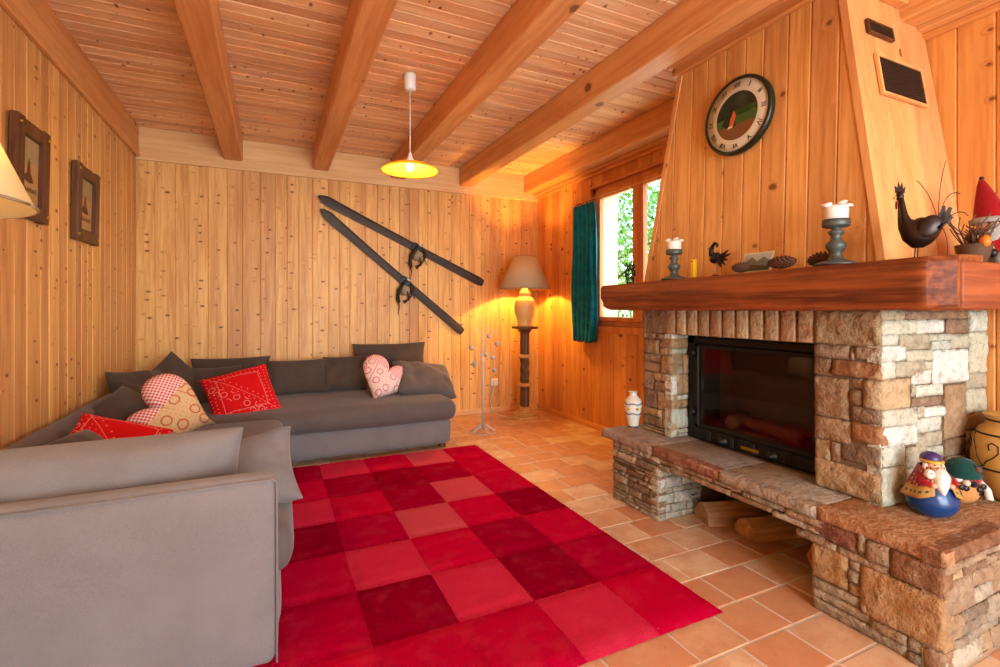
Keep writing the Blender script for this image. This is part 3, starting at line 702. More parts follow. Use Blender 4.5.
# vents on the near hood side
sl = math.atan(.18 / (HT - HB)); tn = .18 / (HT - HB)
def hs(z): return 1.06 + (z - HB + .02) * .18 / (HT - HB + .02)
def vent(x0, x1, z0, z1, fr, label):
    zc = (z0 + z1) / 2; o = thing('chimney_vent', label, 'vent', ((x0 + x1) / 2, hs(zc) - .0015, zc), rot=(-sl, 0, 0), group='chimney vents'); W, H = (x1 - x0) / 2, (z1 - z0) / 2
    mb = MB(); mb.box((-W + fr * .6, -.01, -H + fr * .6), (W - fr * .6, -.001, H - fr * .6), 'vent')
    n = int((z1 - z0) / .012)
    for k in range(n): mb.box((-W + fr, -.013, -H + fr + k * (2 * H - 2 * fr) / n), (W - fr, -.009, -H + fr + k * (2 * H - 2 * fr) / n + .004), 'vent')
    mb.build('grille', o)
    mb = MB()
    for (a, b, c_, d) in ((-W, -W + fr, -H, H), (W - fr, W, -H, H), (-W + fr, W - fr, -H, -H + fr), (-W + fr, W - fr, H - fr, H)): mb.box((a, -.016, c_), (b, -.0005, d), 'darkwood' if fr < .01 else 'hoodp', .002)
    mb.build('vent_frame', o)
vent(2.295, 2.65, 2.04, 2.225, .013, 'large black vent grille in a wooden frame on the chimney hood')
vent(2.27, 2.46, 2.31, 2.372, .008, 'small narrow black vent grille high on the chimney hood')

# ------------------------------------------------------------------ wall clock
ck = thing('wall_clock', 'round wall clock with a green painted landscape centre hung on the chimney hood', 'clock', (2.12 + (2.12 - HB) / (HT - HB) * .045 - .001, 1.72, 2.12), rot=(0, -R(90) + math.atan(.045 / (HT - HB)), 0))
# local: z points out of the hood (towards -x world), x is up
mb = MB(); mb.lathe([(.19, 0), (.196, .01), (.196, .03), (.19, .038), (.18, .038), (.178, .03)], M['darkgreen'] if 'darkgreen' in M else 'iron', 56); mb.build('clock_rim', ck)
M['clockgreen'] = plain('dark green enamel', (24, 36, 22), .35)
ck.children[0].data.materials[0] = M['clockgreen']
mb = MB(); mb.lathe([(.181, .024), (.181, .031), (.12, .031)], 'white', 56, cap=False)
fo = mb.build('clock_face', ck); M['dial'] = plain('cream dial', (214, 208, 184), .45, var=.04); fo.data.materials[0] = M['dial']
def flat(mb, pts, z, col, m='paint'):
    f = mb.bm.faces.new([mb.bm.verts.new((x, y, z)) for x, y in pts]); mb.tag([f], m, col=lin(col))
    if f.normal.z < 0: f.normal_flip()
    mb.bm.normal_update()
    if f.normal.z < 0: f.normal_flip()
mb = MB(); Rr = .121
def disc_band(h0, h1, z, col, wob=0., n=24):
    # band of the disc between heights h0,h1 (local x is up)
    lo, hi = [], []
    for i in range(n + 1):
        y = -Rr + 2 * Rr * i / n; m = math.sqrt(max(0, Rr * Rr - y * y)); a = max(-m, min(m, h0 + wob * math.sin(y * 38 + h0 * 90))); b = max(-m, min(m, h1)); lo.append((a, y)); hi.append((b, y))
    for i in range(n):
        q = [lo[i], lo[i + 1], hi[i + 1], hi[i]]
        if abs(lo[i][0] - hi[i][0]) + abs(lo[i + 1][0] - hi[i + 1][0]) > 1e-5:
            q2 = []
            for p in q:
                if not q2 or (abs(p[0] - q2[-1][0]) + abs(p[1] - q2[-1][1])) > 1e-6: q2.append(p)
            if len(q2) >= 3 and (abs(q2[0][0] - q2[-1][0]) + abs(q2[0][1] - q2[-1][1])) < 1e-6: q2.pop()
            if len(q2) >= 3: flat(mb, q2, z, col)
disc_band(-.13, .13, .0285, (110, 124, 70)); disc_band(.04, .13, .029, (120, 176, 172), .0); disc_band(.0, .045, .0295, (196, 200, 168), .006); disc_band(-.03, .03, .030, (96, 140, 60), .012); disc_band(-.07, .0, .0305, (66, 100, 44), .01); disc_band(-.125, -.045, .031, (124, 82, 44), .008)
flat(mb, [(-.05, .05), (-.03, .085), (.03, .06), (.055, .045), (.02, .02), (-.05, .0)], .0315, (30, 46, 26)); flat(mb, [(-.055, .045), (-.045, .015), (.0, .0), (.03, .012), (.0, .03)], .032, (204, 104, 50)); flat(mb, [(-.058, .05), (-.055, .02), (-.045, .02), (-.045, .045)], .0325, (230, 214, 190))
mb.build('clock_painting', ck)
for k, s_ in enumerate(['XII', 'I', 'II', 'III', 'IV', 'V', 'VI', 'VII', 'VIII', 'IX', 'X', 'XI']):
    cu = bpy.data.curves.new('numeral', 'FONT'); cu.body = s_; cu.size = .034; cu.align_x = 'CENTER'; cu.align_y = 'CENTER'; cu.extrude = .0006
    to = bpy.data.objects.new('numeral', cu); C.objects.link(to); bpy.context.view_layer.update()
    me = bpy.data.meshes.new_from_object(to.evaluated_get(bpy.context.evaluated_depsgraph_get()))
    # text +y -> up (local x); text +x -> viewer's right (local y is viewer's left -> -y)
    a = 2 * PI * k / 12
    mb = MB(); n0 = len(mb.bm.verts); f0 = len(mb.bm.faces); mb.bm.from_mesh(me); mb.bm.verts.ensure_lookup_table(); mb.bm.faces.ensure_lookup_table()
    T = Matrix.Translation((0, 0, .0325)) @ Matrix.Rotation(a, 4, 'Z').inverted() @ Matrix.Translation((.152, 0, 0)) @ Matrix.Rotation(R(-90), 4, 'Z')
    bmesh.ops.transform(mb.bm, matrix=T, verts=mb.bm.verts[n0:]); mb.tag(mb.bm.faces[f0:], 'iron')
    bpy.data.objects.remove(to); bpy.data.curves.remove(cu); bpy.data.meshes.remove(me)
    mb.build('numeral', ck)

# ------------------------------------------------------------------ mantel objects
def zt(y): return ztop(y) + .002
def candle_holder(name, x, y, s, label):
    o = thing(name, label, 'candle holder', (x, y, zt(y)), group='candle holders on the mantel')
    mb = MB(); mb.lathe([(.0, 0), (.062, 0), (.062, .006), (.05, .011), (.026, .018), (.018, .03), (.016, .04), (.024, .05), (.03, .062), (.03, .07), (.018, .082), (.014, .095), (.022, .105), (.024, .11), (.014, .117), (.014, .122), (.036, .126), (.04, .13), (.04, .15), (.036, .15), (.034, .134), (0, .134)], 'pewter', 28)
    bmesh.ops.scale(mb.bm, vec=(s, s, s), verts=mb.bm.verts); mb.build('holder', o)
    c = MB()
    c.lathe([(0, .134), (.034, .134), (.034, .185), (.032, .196), (.024, .190), (.01, .186), (0, .186)], 'wax', 28, fn=lambda r, z, a: r * (1 + .04 * math.sin(3 * a + z * 60)))
    for k in range(5):
        a = k * 1.26 + .4; c.ball((.034 * math.cos(a), .034 * math.sin(a), .197 + .004 * (k % 2)), .012, 'wax', 10, (1.2, 1.2, .5), rot=(.3, .2, a))
    c.tube([(0, 0, .185), (.001, 0, .195)], .0015, 'iron', 6)
    bmesh.ops.scale(c.bm, vec=(s, s, s), verts=c.bm.verts); c.build('candle', o); return o
candle_holder('candle_holder', 1.945, 1.965, 1.06, 'small green grey candle holder with a white candle near the window end of the mantel')
candle_holder('candle_holder', 1.965, 1.15, 1.17, 'taller green grey candle holder with a white candle beside the metal hen')
y = 1.835; o = thing('yellow_candle', 'small bright yellow square candle standing on the mantel', 'candle', (1.95, y, zt(y)))
mb = MB(); mb.box((-.011, -.011, 0), (.012, .012, .095), 'yellow', .003); mb.ball((-.0125, .004, .082), .0022, 'iron', 8); mb.ball((-.0125, -.005, .082), .0022, 'iron', 8); mb.build('candle_body', o)
mb = MB(); mb.tube([(0, 0, .095), (.002, .002, .102)], .0015, 'iron', 6); mb.build('wick', o)
# small wire ornament by the window
y = 2.30; o = thing('metal_ornament', 'small dark pierced metal ornament at the window end of the mantel', 'ornament', (1.93, y, zt(y) - .0005))
mb = MB(); mb.lathe([(0, 0), (.024, 0), (.024, .005), (.018, .008)], 'iron', 16); mb.build('ornament_base', o)
mb = MB()
for zz in (.03, .055, .08, .105): mb.tube([(.022 * math.cos(t * PI / 6), .022 * math.sin(t * PI / 6), zz + .006 * math.sin(t * 1.7)) for t in range(13)], .003, 'iron', 6)
for k in range(6):
    a = k * PI / 3; mb.tube([(.02 * math.cos(a), .02 * math.sin(a), .004), (.024 * math.cos(a + .4), .024 * math.sin(a + .4), .05), (.018 * math.cos(a), .018 * math.sin(a), .1), (.026 * math.cos(a), .026 * math.sin(a), .122)], .003, 'iron', 6)
    mb.ball((.026 * math.cos(a + .5), .026 * math.sin(a + .5), .04 + .012 * k), .008, 'iron', 8, (1, .5, 1.3))
for k in (-1, 1): mb.tube([(0, .02 * k, .09), (0, .04 * k, .07), (0, .045 * k, .04)], [.004, .006, .003], 'iron', 6)
mb.build('pierced_body', o)
# little wire rooster
y = 1.70; o = thing('rooster_figurine', 'tiny dark metal rooster with wing-like tail on a thin wire stem', 'figurine', (1.95, y, zt(y)), rz=R(-90 + 180)); o.scale = (1.35, 1.35, 1.25)
# local x axis -> world +... : model faces local +x
mb = MB(); mb.ball((0, 0, .07), .02, 'iron', 12, (1.3, .7, 1), rot=(0, .5, 0)); mb.tube([(.014, 0, .08), (.02, 0, .1), (.012, 0, .118)], [.012, .008, .006], 'iron', 8)
mb.tube([(.012, 0, .118), (.002, 0, .128), (-.008, 0, .12), (-.006, 0, .11)], [.006, .006, .005, .003], 'iron', 8)
mb.tube([(.02, 0, .112), (.034, 0, .108)], [.004, .001], 'iron', 6)
for a, l in ((.4, .055), (.1, .06), (-.3, .05), (-.7, .05), (-1.1, .045)): mb.tube([(-.01, 0, .068), (-.01 - l * .5 * math.cos(a), .004, .068 + l * .5 * math.sin(a)), (-.01 - l * math.cos(a), .008, .072 + l * math.sin(a))], [.006, .007, .002], 'iron', 6)
mb.build('rooster_body', o)
mb = MB(); mb.tube([(0, 0, .055), (.004, 0, .03), (0, 0, .004)], .0015, 'silver', 6); mb.lathe([(0, 0), (.014, 0), (.012, .004), (0, .005)], 'iron', 14); mb.build('stem', o)
# photo
y = 1.51; o = thing('photo_print', 'small unframed mountain photo leaning on the mantel behind a pine cone', 'photo', (1.985, y, zt(y)), rot=(0, 0, R(-90)))
T = Matrix.Rotation(R(-14), 4, 'X')
mb = MB(); mb.box((-.075, -.002, 0), (.075, .002, .098), 'white', T=T); M['photopaper'] = plain('photo border', (206, 196, 160), .4, var=.04); po = mb.build('photo_paper', o); po.data.materials[0] = M['photopaper']
mb = MB()
def ph(x0, x1, z0, z1, c_): 
    f = mb.bm.faces.new([mb.bm.verts.new(T @ Vector(p)) for p in ((x0, -.0028, z0), (x1, -.0028, z0), (x1, -.0028, z1), (x0, -.0028, z1))]); mb.tag([f], 'paint', col=lin(c_))
ph(-.065, .065, .01, .09, (176, 186, 186))
def ptri(pts, c_, off):
    f = mb.bm.faces.new([mb.bm.verts.new(T @ Vector((p[0], off, p[1]))) for p in pts]); mb.tag([f], 'paint', col=lin(c_))
ptri([(-.065, .01), (.065, .01), (.065, .055), (.03, .075), (.0, .055), (-.03, .078), (-.065, .05)], (112, 118, 116), -.0031)
ptri([(-.065, .01), (.065, .01), (.065, .028), (-.02, .04), (-.065, .03)], (70, 66, 50), -.0034)
mb.build('photo_image', o)
# pine cones
def cone(loc, rz, L, Rr, label, tilt=0.):
    o = thing('pine_cone', label, 'pine cone', loc, rz=rz, group='pine cones on the mantel'); mb = MB()
    mb.lathe([(0, -L / 2)] + [(Rr * .7 * math.sin(PI * (t / 10)) ** .7, -L / 2 + L * t / 10) for t in range(1, 10)] + [(0, L / 2)], 'cone', 14, T=Matrix.Translation((0, 0, Rr)) @ Matrix.Rotation(R(90), 4, 'Y'))
    n = 110
    for k in range(n):
        t = (k + .5) / n; a = k * 2.39996; rr = Rr * (math.sin(PI * min(1, t * .93 + .05)) ** .6) * .82; x = -L / 2 + L * t
        d = Vector((.35, math.cos(a), math.sin(a))).normalized(); c_ = Vector((x, rr * math.cos(a), Rr + rr * math.sin(a)))
        q = d.to_track_quat('Z', 'Y').to_matrix().to_4x4(); r2 = bmesh.ops.create_cone(mb.bm, segments=5, radius1=.0062, radius2=.002, depth=.009, cap_ends=True, matrix=Matrix.Translation(c_) @ q)
        mb.tag({f for v in r2['verts'] for f in v.link_faces}, 'cone', smooth=False)
    mb.build('scales', o); return o
cone((1.915, 1.53, zt(1.53)), R(90), .085, .025, 'small dark pine cone lying in front of the mountain photo')
cone((1.925, 1.345, zt(1.345)), R(84), .125, .03, 'long pine cone in the middle of the row on the mantel')
cone((2.01, 1.235, zt(1.23)), R(70), .13, .034, 'large dark pine cone partly behind the taller candle holder')
# metal hen
hy = .90; hen = thing('metal_hen', 'large dark sheet-metal hen with curling wire tail at the mantel corner', 'figurine', (1.985, hy, zt(hy) - .002), rz=R(128)); hen.scale = (.66, .95, 1.14)
mb = MB()
prof = [(-.1, .088, .006), (-.092, .092, .018), (-.075, .09, .03), (-.05, .084, .04), (-.02, .079, .046), (.01, .078, .045), (.034, .088, .038), (.05, .108, .029), (.057, .13, .022), (.06, .148, .018), (.062, .165, .015), (.066, .185, .013)]
mb.tube([(x, 0, z) for x, z, r in prof], [r for x, z, r in prof], 'darkmetal', 24)
mb.ball((.069, 0, .192), .016, 'darkmetal', 12, (1.1, .8, 1)); body = mb.build('body', hen)
mb = MB(); mb.tube([(.08, 0, .192), (.1, 0, .186)], [.007, .001], 'gold', 8); mb.build('beak', hen)
mb = MB(); pts = [(.05, .2), (.046, .222), (.056, .214), (.06, .236), (.068, .22), (.076, .238), (.08, .218), (.092, .226), (.088, .202)]
mb.poly([(x, -.002, z) for x, z in pts], (0, .004, 0), 'darkmetal'); mb.build('comb', hen)
mb = MB(); mb.ball((.084, 0, .166), .008, 'feltred', 10, (.7, .5, 1.8)); mb.build('wattle', hen)
for s_ in (1, -1):
    mb = MB(); mb.ball((-.035, .040 * s_, .092), .05, 'darkmetal', 20, (1.05, .22, .62), rot=(0, .25, 0))
    mb.tube([(-.07, .046 * s_, .085), (-.095, .04 * s_, .098), (-.115, .03 * s_, .112)], [.014, .010, .002], 'darkmetal', 8, flat=.4); mb.build('wing', hen)
mb = MB()
for a, l in ((.3, .06), (.7, .07), (1.1, .06)):
    c_, s2 = math.cos(a), math.sin(a); P_ = lambda t, w_: (-.085 - c_ * t - s2 * w_, .0, .1 + s2 * t - c_ * w_)
    mb.poly([P_(0, -.008), P_(l * .5, -.016), P_(l * .62, -.008), P_(l * .9, -.012), P_(l, 0), P_(l * .8, .006), P_(l * .66, .016), P_(l * .5, .008), P_(0, .008)], (0, .003, 0), 'darkmetal')
mb.build('tail_feathers', hen)
mb = MB()
for pts in (((-.085, .1), (-.07, .17), (-.03, .215), (.0, .235)), ((-.085, .1), (-.085, .2), (-.1, .25), (-.115, .285)), ((-.085, .1), (-.1, .18), (-.135, .2), (-.17, .185)), ((-.09, .09), (-.14, .14), (-.18, .14), (-.2, .12)), ((-.1, .09), (-.12, .07), (-.125, .03), (-.12, .004))):
    P4 = [Vector((a, 0, b)) for a, b in pts]; cv = []
    for i in range(9):
        t = i / 8; cv.append(((1 - t) ** 3) * P4[0] + 3 * t * (1 - t) ** 2 * P4[1] + 3 * t * t * (1 - t) * P4[2] + t ** 3 * P4[3])
    mb.tube(cv, .0014, 'darkmetal', 6)
mb.build('tail_wires', hen)
for s_ in (1, -1):
    mb = MB(); mb.tube([(.0, .016 * s_, .04), (.004, .018 * s_, .004)], .0025, 'iron', 6)
    for a in (-.5, 0, .5): mb.tube([(.004, .018 * s_, .003), (.028, .018 * s_ + a * .02, .003)], .002, 'iron', 6)
    mb.build('foot', hen)
# seated gnome with red hat
gn = thing('gnome_doll', 'felt gnome in a tall red pointed hat sitting at the right end of the mantel', 'doll', (2.53, .91, 1.3015), rz=R(-20))
mb = MB(); mb.lathe([(0, 0), (.07, 0), (.085, .03), (.075, .09), (.05, .13), (.03, .15), (0, .155)], 'feltred', 20); mb.build('body', gn)
mb = MB(); mb.lathe([(.0, .18), (.044, .18), (.048, .2), (.044, .235), (.03, .285), (.017, .325), (.008, .345), (0, .35)], 'feltred', 20, fn=lambda r, z, a: r)
for v in mb.bm.verts: v.co.x -= max(0, v.co.z - .22) ** 1.1 * .36
mb.ball((-.036, 0, .352), .008, 'iron', 10); mb.build('hat', gn)
mb = MB(); mb.ball((0, 0, .168), .04, 'skin', 16, (1, 1, .9)); mb.ball((-.02, -.036, .168), .011, 'skin', 10); mb.ball((-.032, -.024, .178), .004, 'iron', 8); mb.ball((-.004, -.038, .178), .004, 'iron', 8); mb.build('head', gn)
mb = MB(); mb.lathe([(.042, .18), (.06, .178), (.062, .192), (.05, .2)], 'furgrey', 18, fn=lambda r, z, a: r * (1 + .06 * math.sin(a * 9)))
mb.ball((-.018, -.035, .13), .032, 'furgrey', 14, (1.1, .7, 1.4), rough=.5); mb.build('beard', gn)
for s_ in (1, -1):
    mb = MB(); mb.tube([(.055 * s_, 0, .12), (.09 * s_, -.03, .09), (.085 * s_, -.07, .06)], [.026, .024, .02], 'furgrey', 12); mb.ball((.084 * s_, -.078, .054), .017, 'iron', 10); mb.build('arm', gn)
    mb = MB(); mb.tube([(.04 * s_, -.04, .03), (.05 * s_, -.085, .028), (.055 * s_, -.1, .022)], [.032, .026, .022], 'furgrey', 12); mb.build('leg', gn)
bk = thing('twig_basket', 'small dark twig basket with an orange and pine sprigs beside the red gnome', 'basket', (2.335, .885, 1.3015)); bk.scale = (1.05, 1.05, 1.35)
mb = MB(); mb.lathe([(0, 0), (.03, 0), (.042, .03), (.05, .06), (.046, .06), (.038, .03), (0, .012)], 'twig', 18, fn=lambda r, z, a: r * (1 + .07 * math.sin(a * 9 + z * 200)))
rn = random.Random(7)
for k in range(26):
    a = rn.random() * 6.28; l = rn.uniform(.05, .09); mb.tube([(.02 * math.cos(a), .02 * math.sin(a), .05), (.05 * math.cos(a), .05 * math.sin(a), .05 + l * .7), (.065 * math.cos(a + .3), .065 * math.sin(a + .3), .05 + l)], .0018, 'twig', 5)
mb.build('wickerwork', bk)
mb = MB(); mb.ball((-.015, -.036, .066), .017, 'orange', 14); mb.build('orange', bk)
mb = MB(); [mb.ball((.02 * math.cos(k * 2.4) * (k % 3) * .8, .02 * math.sin(k * 2.4) * (k % 3) * .8, .075 + .006 * (k % 4)), .012, 'cone', 8, rough=.8) for k in range(8)]; mb.build('cones', bk)
ga = thing('gilt_ornament', 'small gilt bauble lying on the mantel between the hen and the gnome', 'ornament', (2.13, .86, 1.3015))
mb = MB(); mb.ball((0, 0, .018), .018, 'gold', 14, (1.4, 1, 1)); mb.tube([(.02, 0, .02), (.034, 0, .018)], [.005, .003], 'gold', 8); mb.build('bauble', ga)

# ------------------------------------------------------------------ hearth objects
vz = thing('painted_jug', 'small white pottery jug with blue painted bands at the far end of the hearth', 'jug', (2.085, 2.455, .3945))
mb = MB()
pr = [(.0, 0), (.03, 0), (.032, .008), (.036, .03), (.046, .07), (.054, .11), (.056, .14), (.05, .17), (.034, .188), (.022, .2), (.021, .213), (.03, .222)]
def seglathe(mb, pr, cols, m='paint', seg=24):
    for i in range(len(pr) - 1):
        rs = []
        for r_, z in (pr[i], pr[i + 1]): rs.append([mb.bm.verts.new((r_ * math.cos(2 * PI * k / seg), r_ * math.sin(2 * PI * k / seg), z)) for k in range(seg)])
        mb.tag([mb.bm.faces.new((rs[0][k], rs[0][(k + 1) % seg], rs[1][(k + 1) % seg], rs[1][k])) for k in range(seg)], m, col=lin(cols[i % len(cols)] if len(cols) > i else cols[-1]), smooth=True)
seglathe(mb, pr, [(40, 70, 130), (40, 70, 130), (226, 222, 206), (226, 222, 206), (226, 222, 206), (226, 222, 206), (226, 222, 206), (226, 222, 206), (226, 222, 206), (226, 222, 206), (226, 222, 206)])
for z0, rr in ((.085, .0495), (.09, .0505), (.152, .0545), (.147, .0555)):
    mb.tube([((rr + .0005) * math.cos(t * PI / 18), (rr + .0005) * math.sin(t * PI / 18), z0 + .003 * math.sin(t * .9)) for t in range(37)], .0016, 'blue', 6)
mb.build('jug_body', vz)
for k in range(6): mb = MB(); a = k * PI / 3 + .3; mb.ball((.0515 * math.cos(a), .0515 * math.sin(a), .12), .012, 'gold', 10, (1, 1, .8)); mb.build('painted_flower', vz)
# santa figurine
sa = thing('santa_figurine', 'painted santa figurine with white beard, purple hat, patterned cape and round blue base', 'figurine', (2.19, .95, .3945), rz=R(-34)); sa.scale = (1.1, 1.1, 1.06)
mb = MB(); mb.lathe([(0, 0), (.034, .0), (.056, .012), (.07, .035), (.073, .06), (.062, .09), (.045, .12), (.03, .14), (0, .15)], 'blue', 28); mb.build('body', sa)
mb = MB()
def cape(u, v):
    a = -PI / 2 + .42 + u * (2 * PI - .84); z = .168 - v * .106; r = .03 + v * .046
    r += .004 * math.sin(a * 7) * v; z += .03 * v * max(0, math.cos(a + PI / 2)) ** 3
    return (r * math.cos(a), r * math.sin(a), z)
nu, nv = 48, 14; Vg = [[mb.bm.verts.new(cape(i / nu, j / nv)) for j in range(nv + 1)] for i in range(nu + 1)]; rn = random.Random(3)
for i in range(nu):
    for j in range(nv):
        c_ = (176, 124, 56) if j in (nv - 1, nv - 5) or i in (0, nu - 1) else ((50, 60, 44) if j in (nv - 3,) and i % 2 else (170, 136, 74)) if j > nv - 5 else [(140, 30, 36), (176, 124, 66), (44, 34, 70), (150, 40, 44)][(i + 2 * j) % 4]
        mb.tag([mb.bm.faces.new((Vg[i][j], Vg[i + 1][j], Vg[i + 1][j + 1], Vg[i][j + 1]))], 'paint', col=lin(c_), smooth=True)
o = mb.build('cape', sa); o.modifiers.new('solid', 'SOLIDIFY').thickness = .004
mb = MB(); mb.ball((0, -.012, .17), .024, 'skin', 16); mb.ball((0, -.037, .17), .005, 'skin', 8); mb.ball((-.009, -.033, .177), .0025, 'iron', 8); mb.ball((.009, -.033, .177), .0025, 'iron', 8); mb.build('head', sa)
mb = MB(); mb.tube([(0, -.03, .162), (.002, -.044, .14), (-.002, -.052, .11), (0, -.058, .082)], [.02, .024, .018, .004], 'beard', 14)
for s_ in (1, -1): mb.tube([(0, -.038, .164), (.014 * s_, -.038, .158), (.024 * s_, -.034, .148)], [.006, .006, .002], 'beard', 8); mb.tube([(.022 * s_, -.01, .178), (.026 * s_, -.018, .15), (.02 * s_, -.034, .12)], [.008, .01, .004], 'beard', 8)
mb.build('beard', sa)
mb = MB(); mb.lathe([(.026, .183), (.03, .192), (.026, .205), (.014, .214), (0, .217)], 'purple', 20); mb.build('hat', sa)
mb = MB(); mb.tube([(.027 * math.cos(t * PI / 10), -.004 + .027 * math.sin(t * PI / 10), .186) for t in range(21)], .006, 'gold', 8); mb.build('hat_band', sa)
for s_ in (1, -1):
    mb = MB(); mb.tube([(.03 * s_, 0, .145), (.046 * s_, -.03, .12), (.03 * s_, -.05, .115)], [.014, .014, .011], 'feltred', 10); mb.ball((.026 * s_, -.054, .115), .009, 'skin', 10); mb.build('arm', sa)
mb = MB(); mb.ball((-.03, -.04, .15), .014, 'beard', 10, (1, 1, 1.2)); mb.ball((-.03, -.052, .155), .004, 'skin', 8); mb.build('toy_bear', sa)
# patchwork doll
dl = thing('patchwork_doll', 'patchwork doll in a dark green hat with pine cone leaning between santa and the pot', 'doll', (2.43, .955, .3935), rz=R(-30))
mb = MB(); mb.ball((0, 0, .05), .062, 'cloth', 20, (1.0, .7, .8), col=lin((196, 132, 72)))
for k in range(9):
    a = k * .7 - 2.6; mb.ball((.05 * math.cos(a) * (1 if k % 2 else .7), -.034 - .008 * (k % 2), .035 + .03 * (k % 2) + .004 * k % .02), .011, 'iron', 8, (1, .35, 1))
mb.build('body', dl)
mb = MB(); mb.ball((0, 0, .095), .05, 'cloth', 18, (1.1, .8, .5), col=lin((160, 50, 46)))
for k in range(12): a = k * .55; mb.ball((.045 * math.cos(a), .034 * math.sin(a) - .004, .092 + .01 * math.sin(k * 2)), .013, 'cloth', 8, col=lin([(214, 196, 160), (26, 24, 30), (190, 40, 46), (230, 226, 214)][k % 4]))
mb.build('collar', dl)
mb = MB(); mb.lathe([(.056, .105), (.058, .12), (.05, .148), (.03, .168), (0, .176)], 'feltgreen', 20); mb.build('hat', dl)
mb = MB(); mb.ball((.02, -.05, .142), .013, 'cone', 10, rough=.8)
for k in range(7): a = k * .9; mb.tube([(.02, -.046, .142), (.02 + .03 * math.cos(a), -.05, .142 + .025 * math.sin(a))], [.003, .001], 'green', 5)
mb.build('hat_sprig', dl)
for s_ in (1, -1):
    mb = MB(); mb.tube([(.045 * s_, -.015, .09), (.062 * s_, -.035, .06), (.058 * s_, -.05, .03)], [.014, .013, .012], 'cloth', 10, col=lin((214, 208, 196))); mb.build('arm', dl)
# ceramic pot
pt = thing('ceramic_pot', 'large round ochre ceramic pot with black line decoration at the right end of the hearth', 'pot', (2.637, .872, .3935))
pr = [(0, 0), (.06, 0), (.075, .012), (.108, .07), (.128, .13), (.134, .19), (.126, .24), (.106, .28), (.086, .298), (.084, .315), (.094, .332), (.088, .336), (.078, .315), (.0, .3)]
M['ochre'] = plain('ochre glaze', (206, 156, 76), .3, var=.25, scale=10)
mb = MB(); mb.lathe(pr, 'ochre', 36); mb.build('pot_body', pt)
mb = MB()
def rad(z):
    for i in range(1, 9):
        if pr[i][1] <= z <= pr[i + 1][1]: t = (z - pr[i][1]) / (pr[i + 1][1] - pr[i][1]); return pr[i][0] + (pr[i + 1][0] - pr[i][0]) * t
    return .1
for z in (.13, .262, .315): mb.tube([((rad(z) if z < .3 else .085) * math.cos(t * PI / 24), (rad(z) if z < .3 else .085) * math.sin(t * PI / 24), z) for t in range(49)], .004, 'iron', 6)
for k in range(7):
    a0 = k * 2 * PI / 7
    mb.tube([((rad(zz) + .0005) * math.cos(a0 + da), (rad(zz) + .0005) * math.sin(a0 + da), zz) for da, zz in ((0, .135), (.12, .16), (.3, .18), (.42, .2), (.4, .225), (.25, .235), (.15, .225), (.2, .205))], .0022, 'iron', 6)
    mb.tube([((rad(zz) + .0005) * math.cos(a0 + da), (rad(zz) + .0005) * math.sin(a0 + da), zz) for da, zz in ((.42, .258), (.55, .23), (.7, .2), (.75, .17), (.9, .135))], .0018, 'iron', 6)
mb.build('black_decoration', pt)
# firewood
def log(loc, rz, L, label, sd_, a=.1, b=.09):
    o = thing('firewood_log', label, 'log', loc, rz=rz, group='logs in the wood store'); mb = MB(); rn = random.Random(sd_)
    sec = [(-a, 0), (a * .9, 0), (a, b * .35), (a * .45, b), (-a * .2, b * 1.25), (-a * .8, b * .8)]
    sub = []
    for i in range(len(sec)):
        p, q = Vector(sec[i]), Vector(sec[(i + 1) % len(sec)])
        for t in (0, .33, .66): sub.append(p.lerp(q, t))
    def fn(u, v):
        i = int(round(u * len(sub))) % len(sub); p = sub[i]; k = 1 + .07 * noise.noise(Vector((v * 3 + sd_, p.x * 20, p.y * 20)))
        return ((v - .5) * L, p.x * k, max(0, p.y * k))
    Vg, fs = mb.grid(fn, len(sub), 14, 'bark', False, closeu=True)
    mb.tag([mb.bm.faces.new([Vg[i][0] for i in range(len(Vg))][::-1]), mb.bm.faces.new([Vg[i][14] for i in range(len(Vg))])], 'bark')
    bmesh.ops.recalc_face_normals(mb.bm, faces=mb.bm.faces[:]); mb.build('split_wood', o)
log((2.26, 1.865, .0015), R(-20), .34, 'split log on the left of the wood store, closest to the far stonework', 2, .08, .085)
log((2.31, 1.665, .0015), R(-14), .32, 'split log to the right in the wood store below the hearth', 5, .075, .075)
sc = thing('clay_scoop', 'orange brown curved clay piece tucked at the right of the wood store', 'ornament', (2.07, 1.245, .0))
mb = MB(); mb.grid(lambda u, v: (.05 * math.cos(u * 2 * PI) * (.4 + .6 * math.sin(PI * v) + .25 * (v > .9)), -.05 + .06 * math.sin(u * 2 * PI) * (.3 + .7 * math.sin(PI * v * .9 + .1)) + v * .05, .003 + .035 * (1 + math.sin(u * 2 * PI + 2.2)) * (1 - v * .4) + v * .11 + .0), 20, 14, 'copper', closeu=True)
for v in mb.bm.verts: v.co.z = max(v.co.z, .002)
mb.build('scoop_bowl', sc); mb = MB(); mb.tube([(0, .045, .05), (.0, .065, .1), (.0, .05, .15)], [.016, .02, .012], 'copper', 10); mb.build('scoop_handle', sc)
# logs in the firebox
for k, (lx, ly, rz, L, lb) in enumerate(((2.33, 1.70, 78, .42, 'long charred log lying across the grate behind the stove glass'), (2.43, 1.62, 106, .3, 'short charred log lying farther back behind the stove glass'), (2.36, 1.90, 20, .22, 'stubby charred log at the window end behind the stove glass'))):
    o = thing('burnt_log', lb, 'log', (lx, ly, .49), rz=R(rz), group='logs behind the stove glass'); mb = MB(); n = 18
    mb.tube([((i / 8 - .5) * L, .006 * math.sin(i * 1.3), .036 + .002 * math.sin(i * 2.1)) for i in range(9)], [.034 + .003 * math.sin(i * 1.9) for i in range(9)], 'charred', 14, smooth=True); mb.build('charred_wood', o)

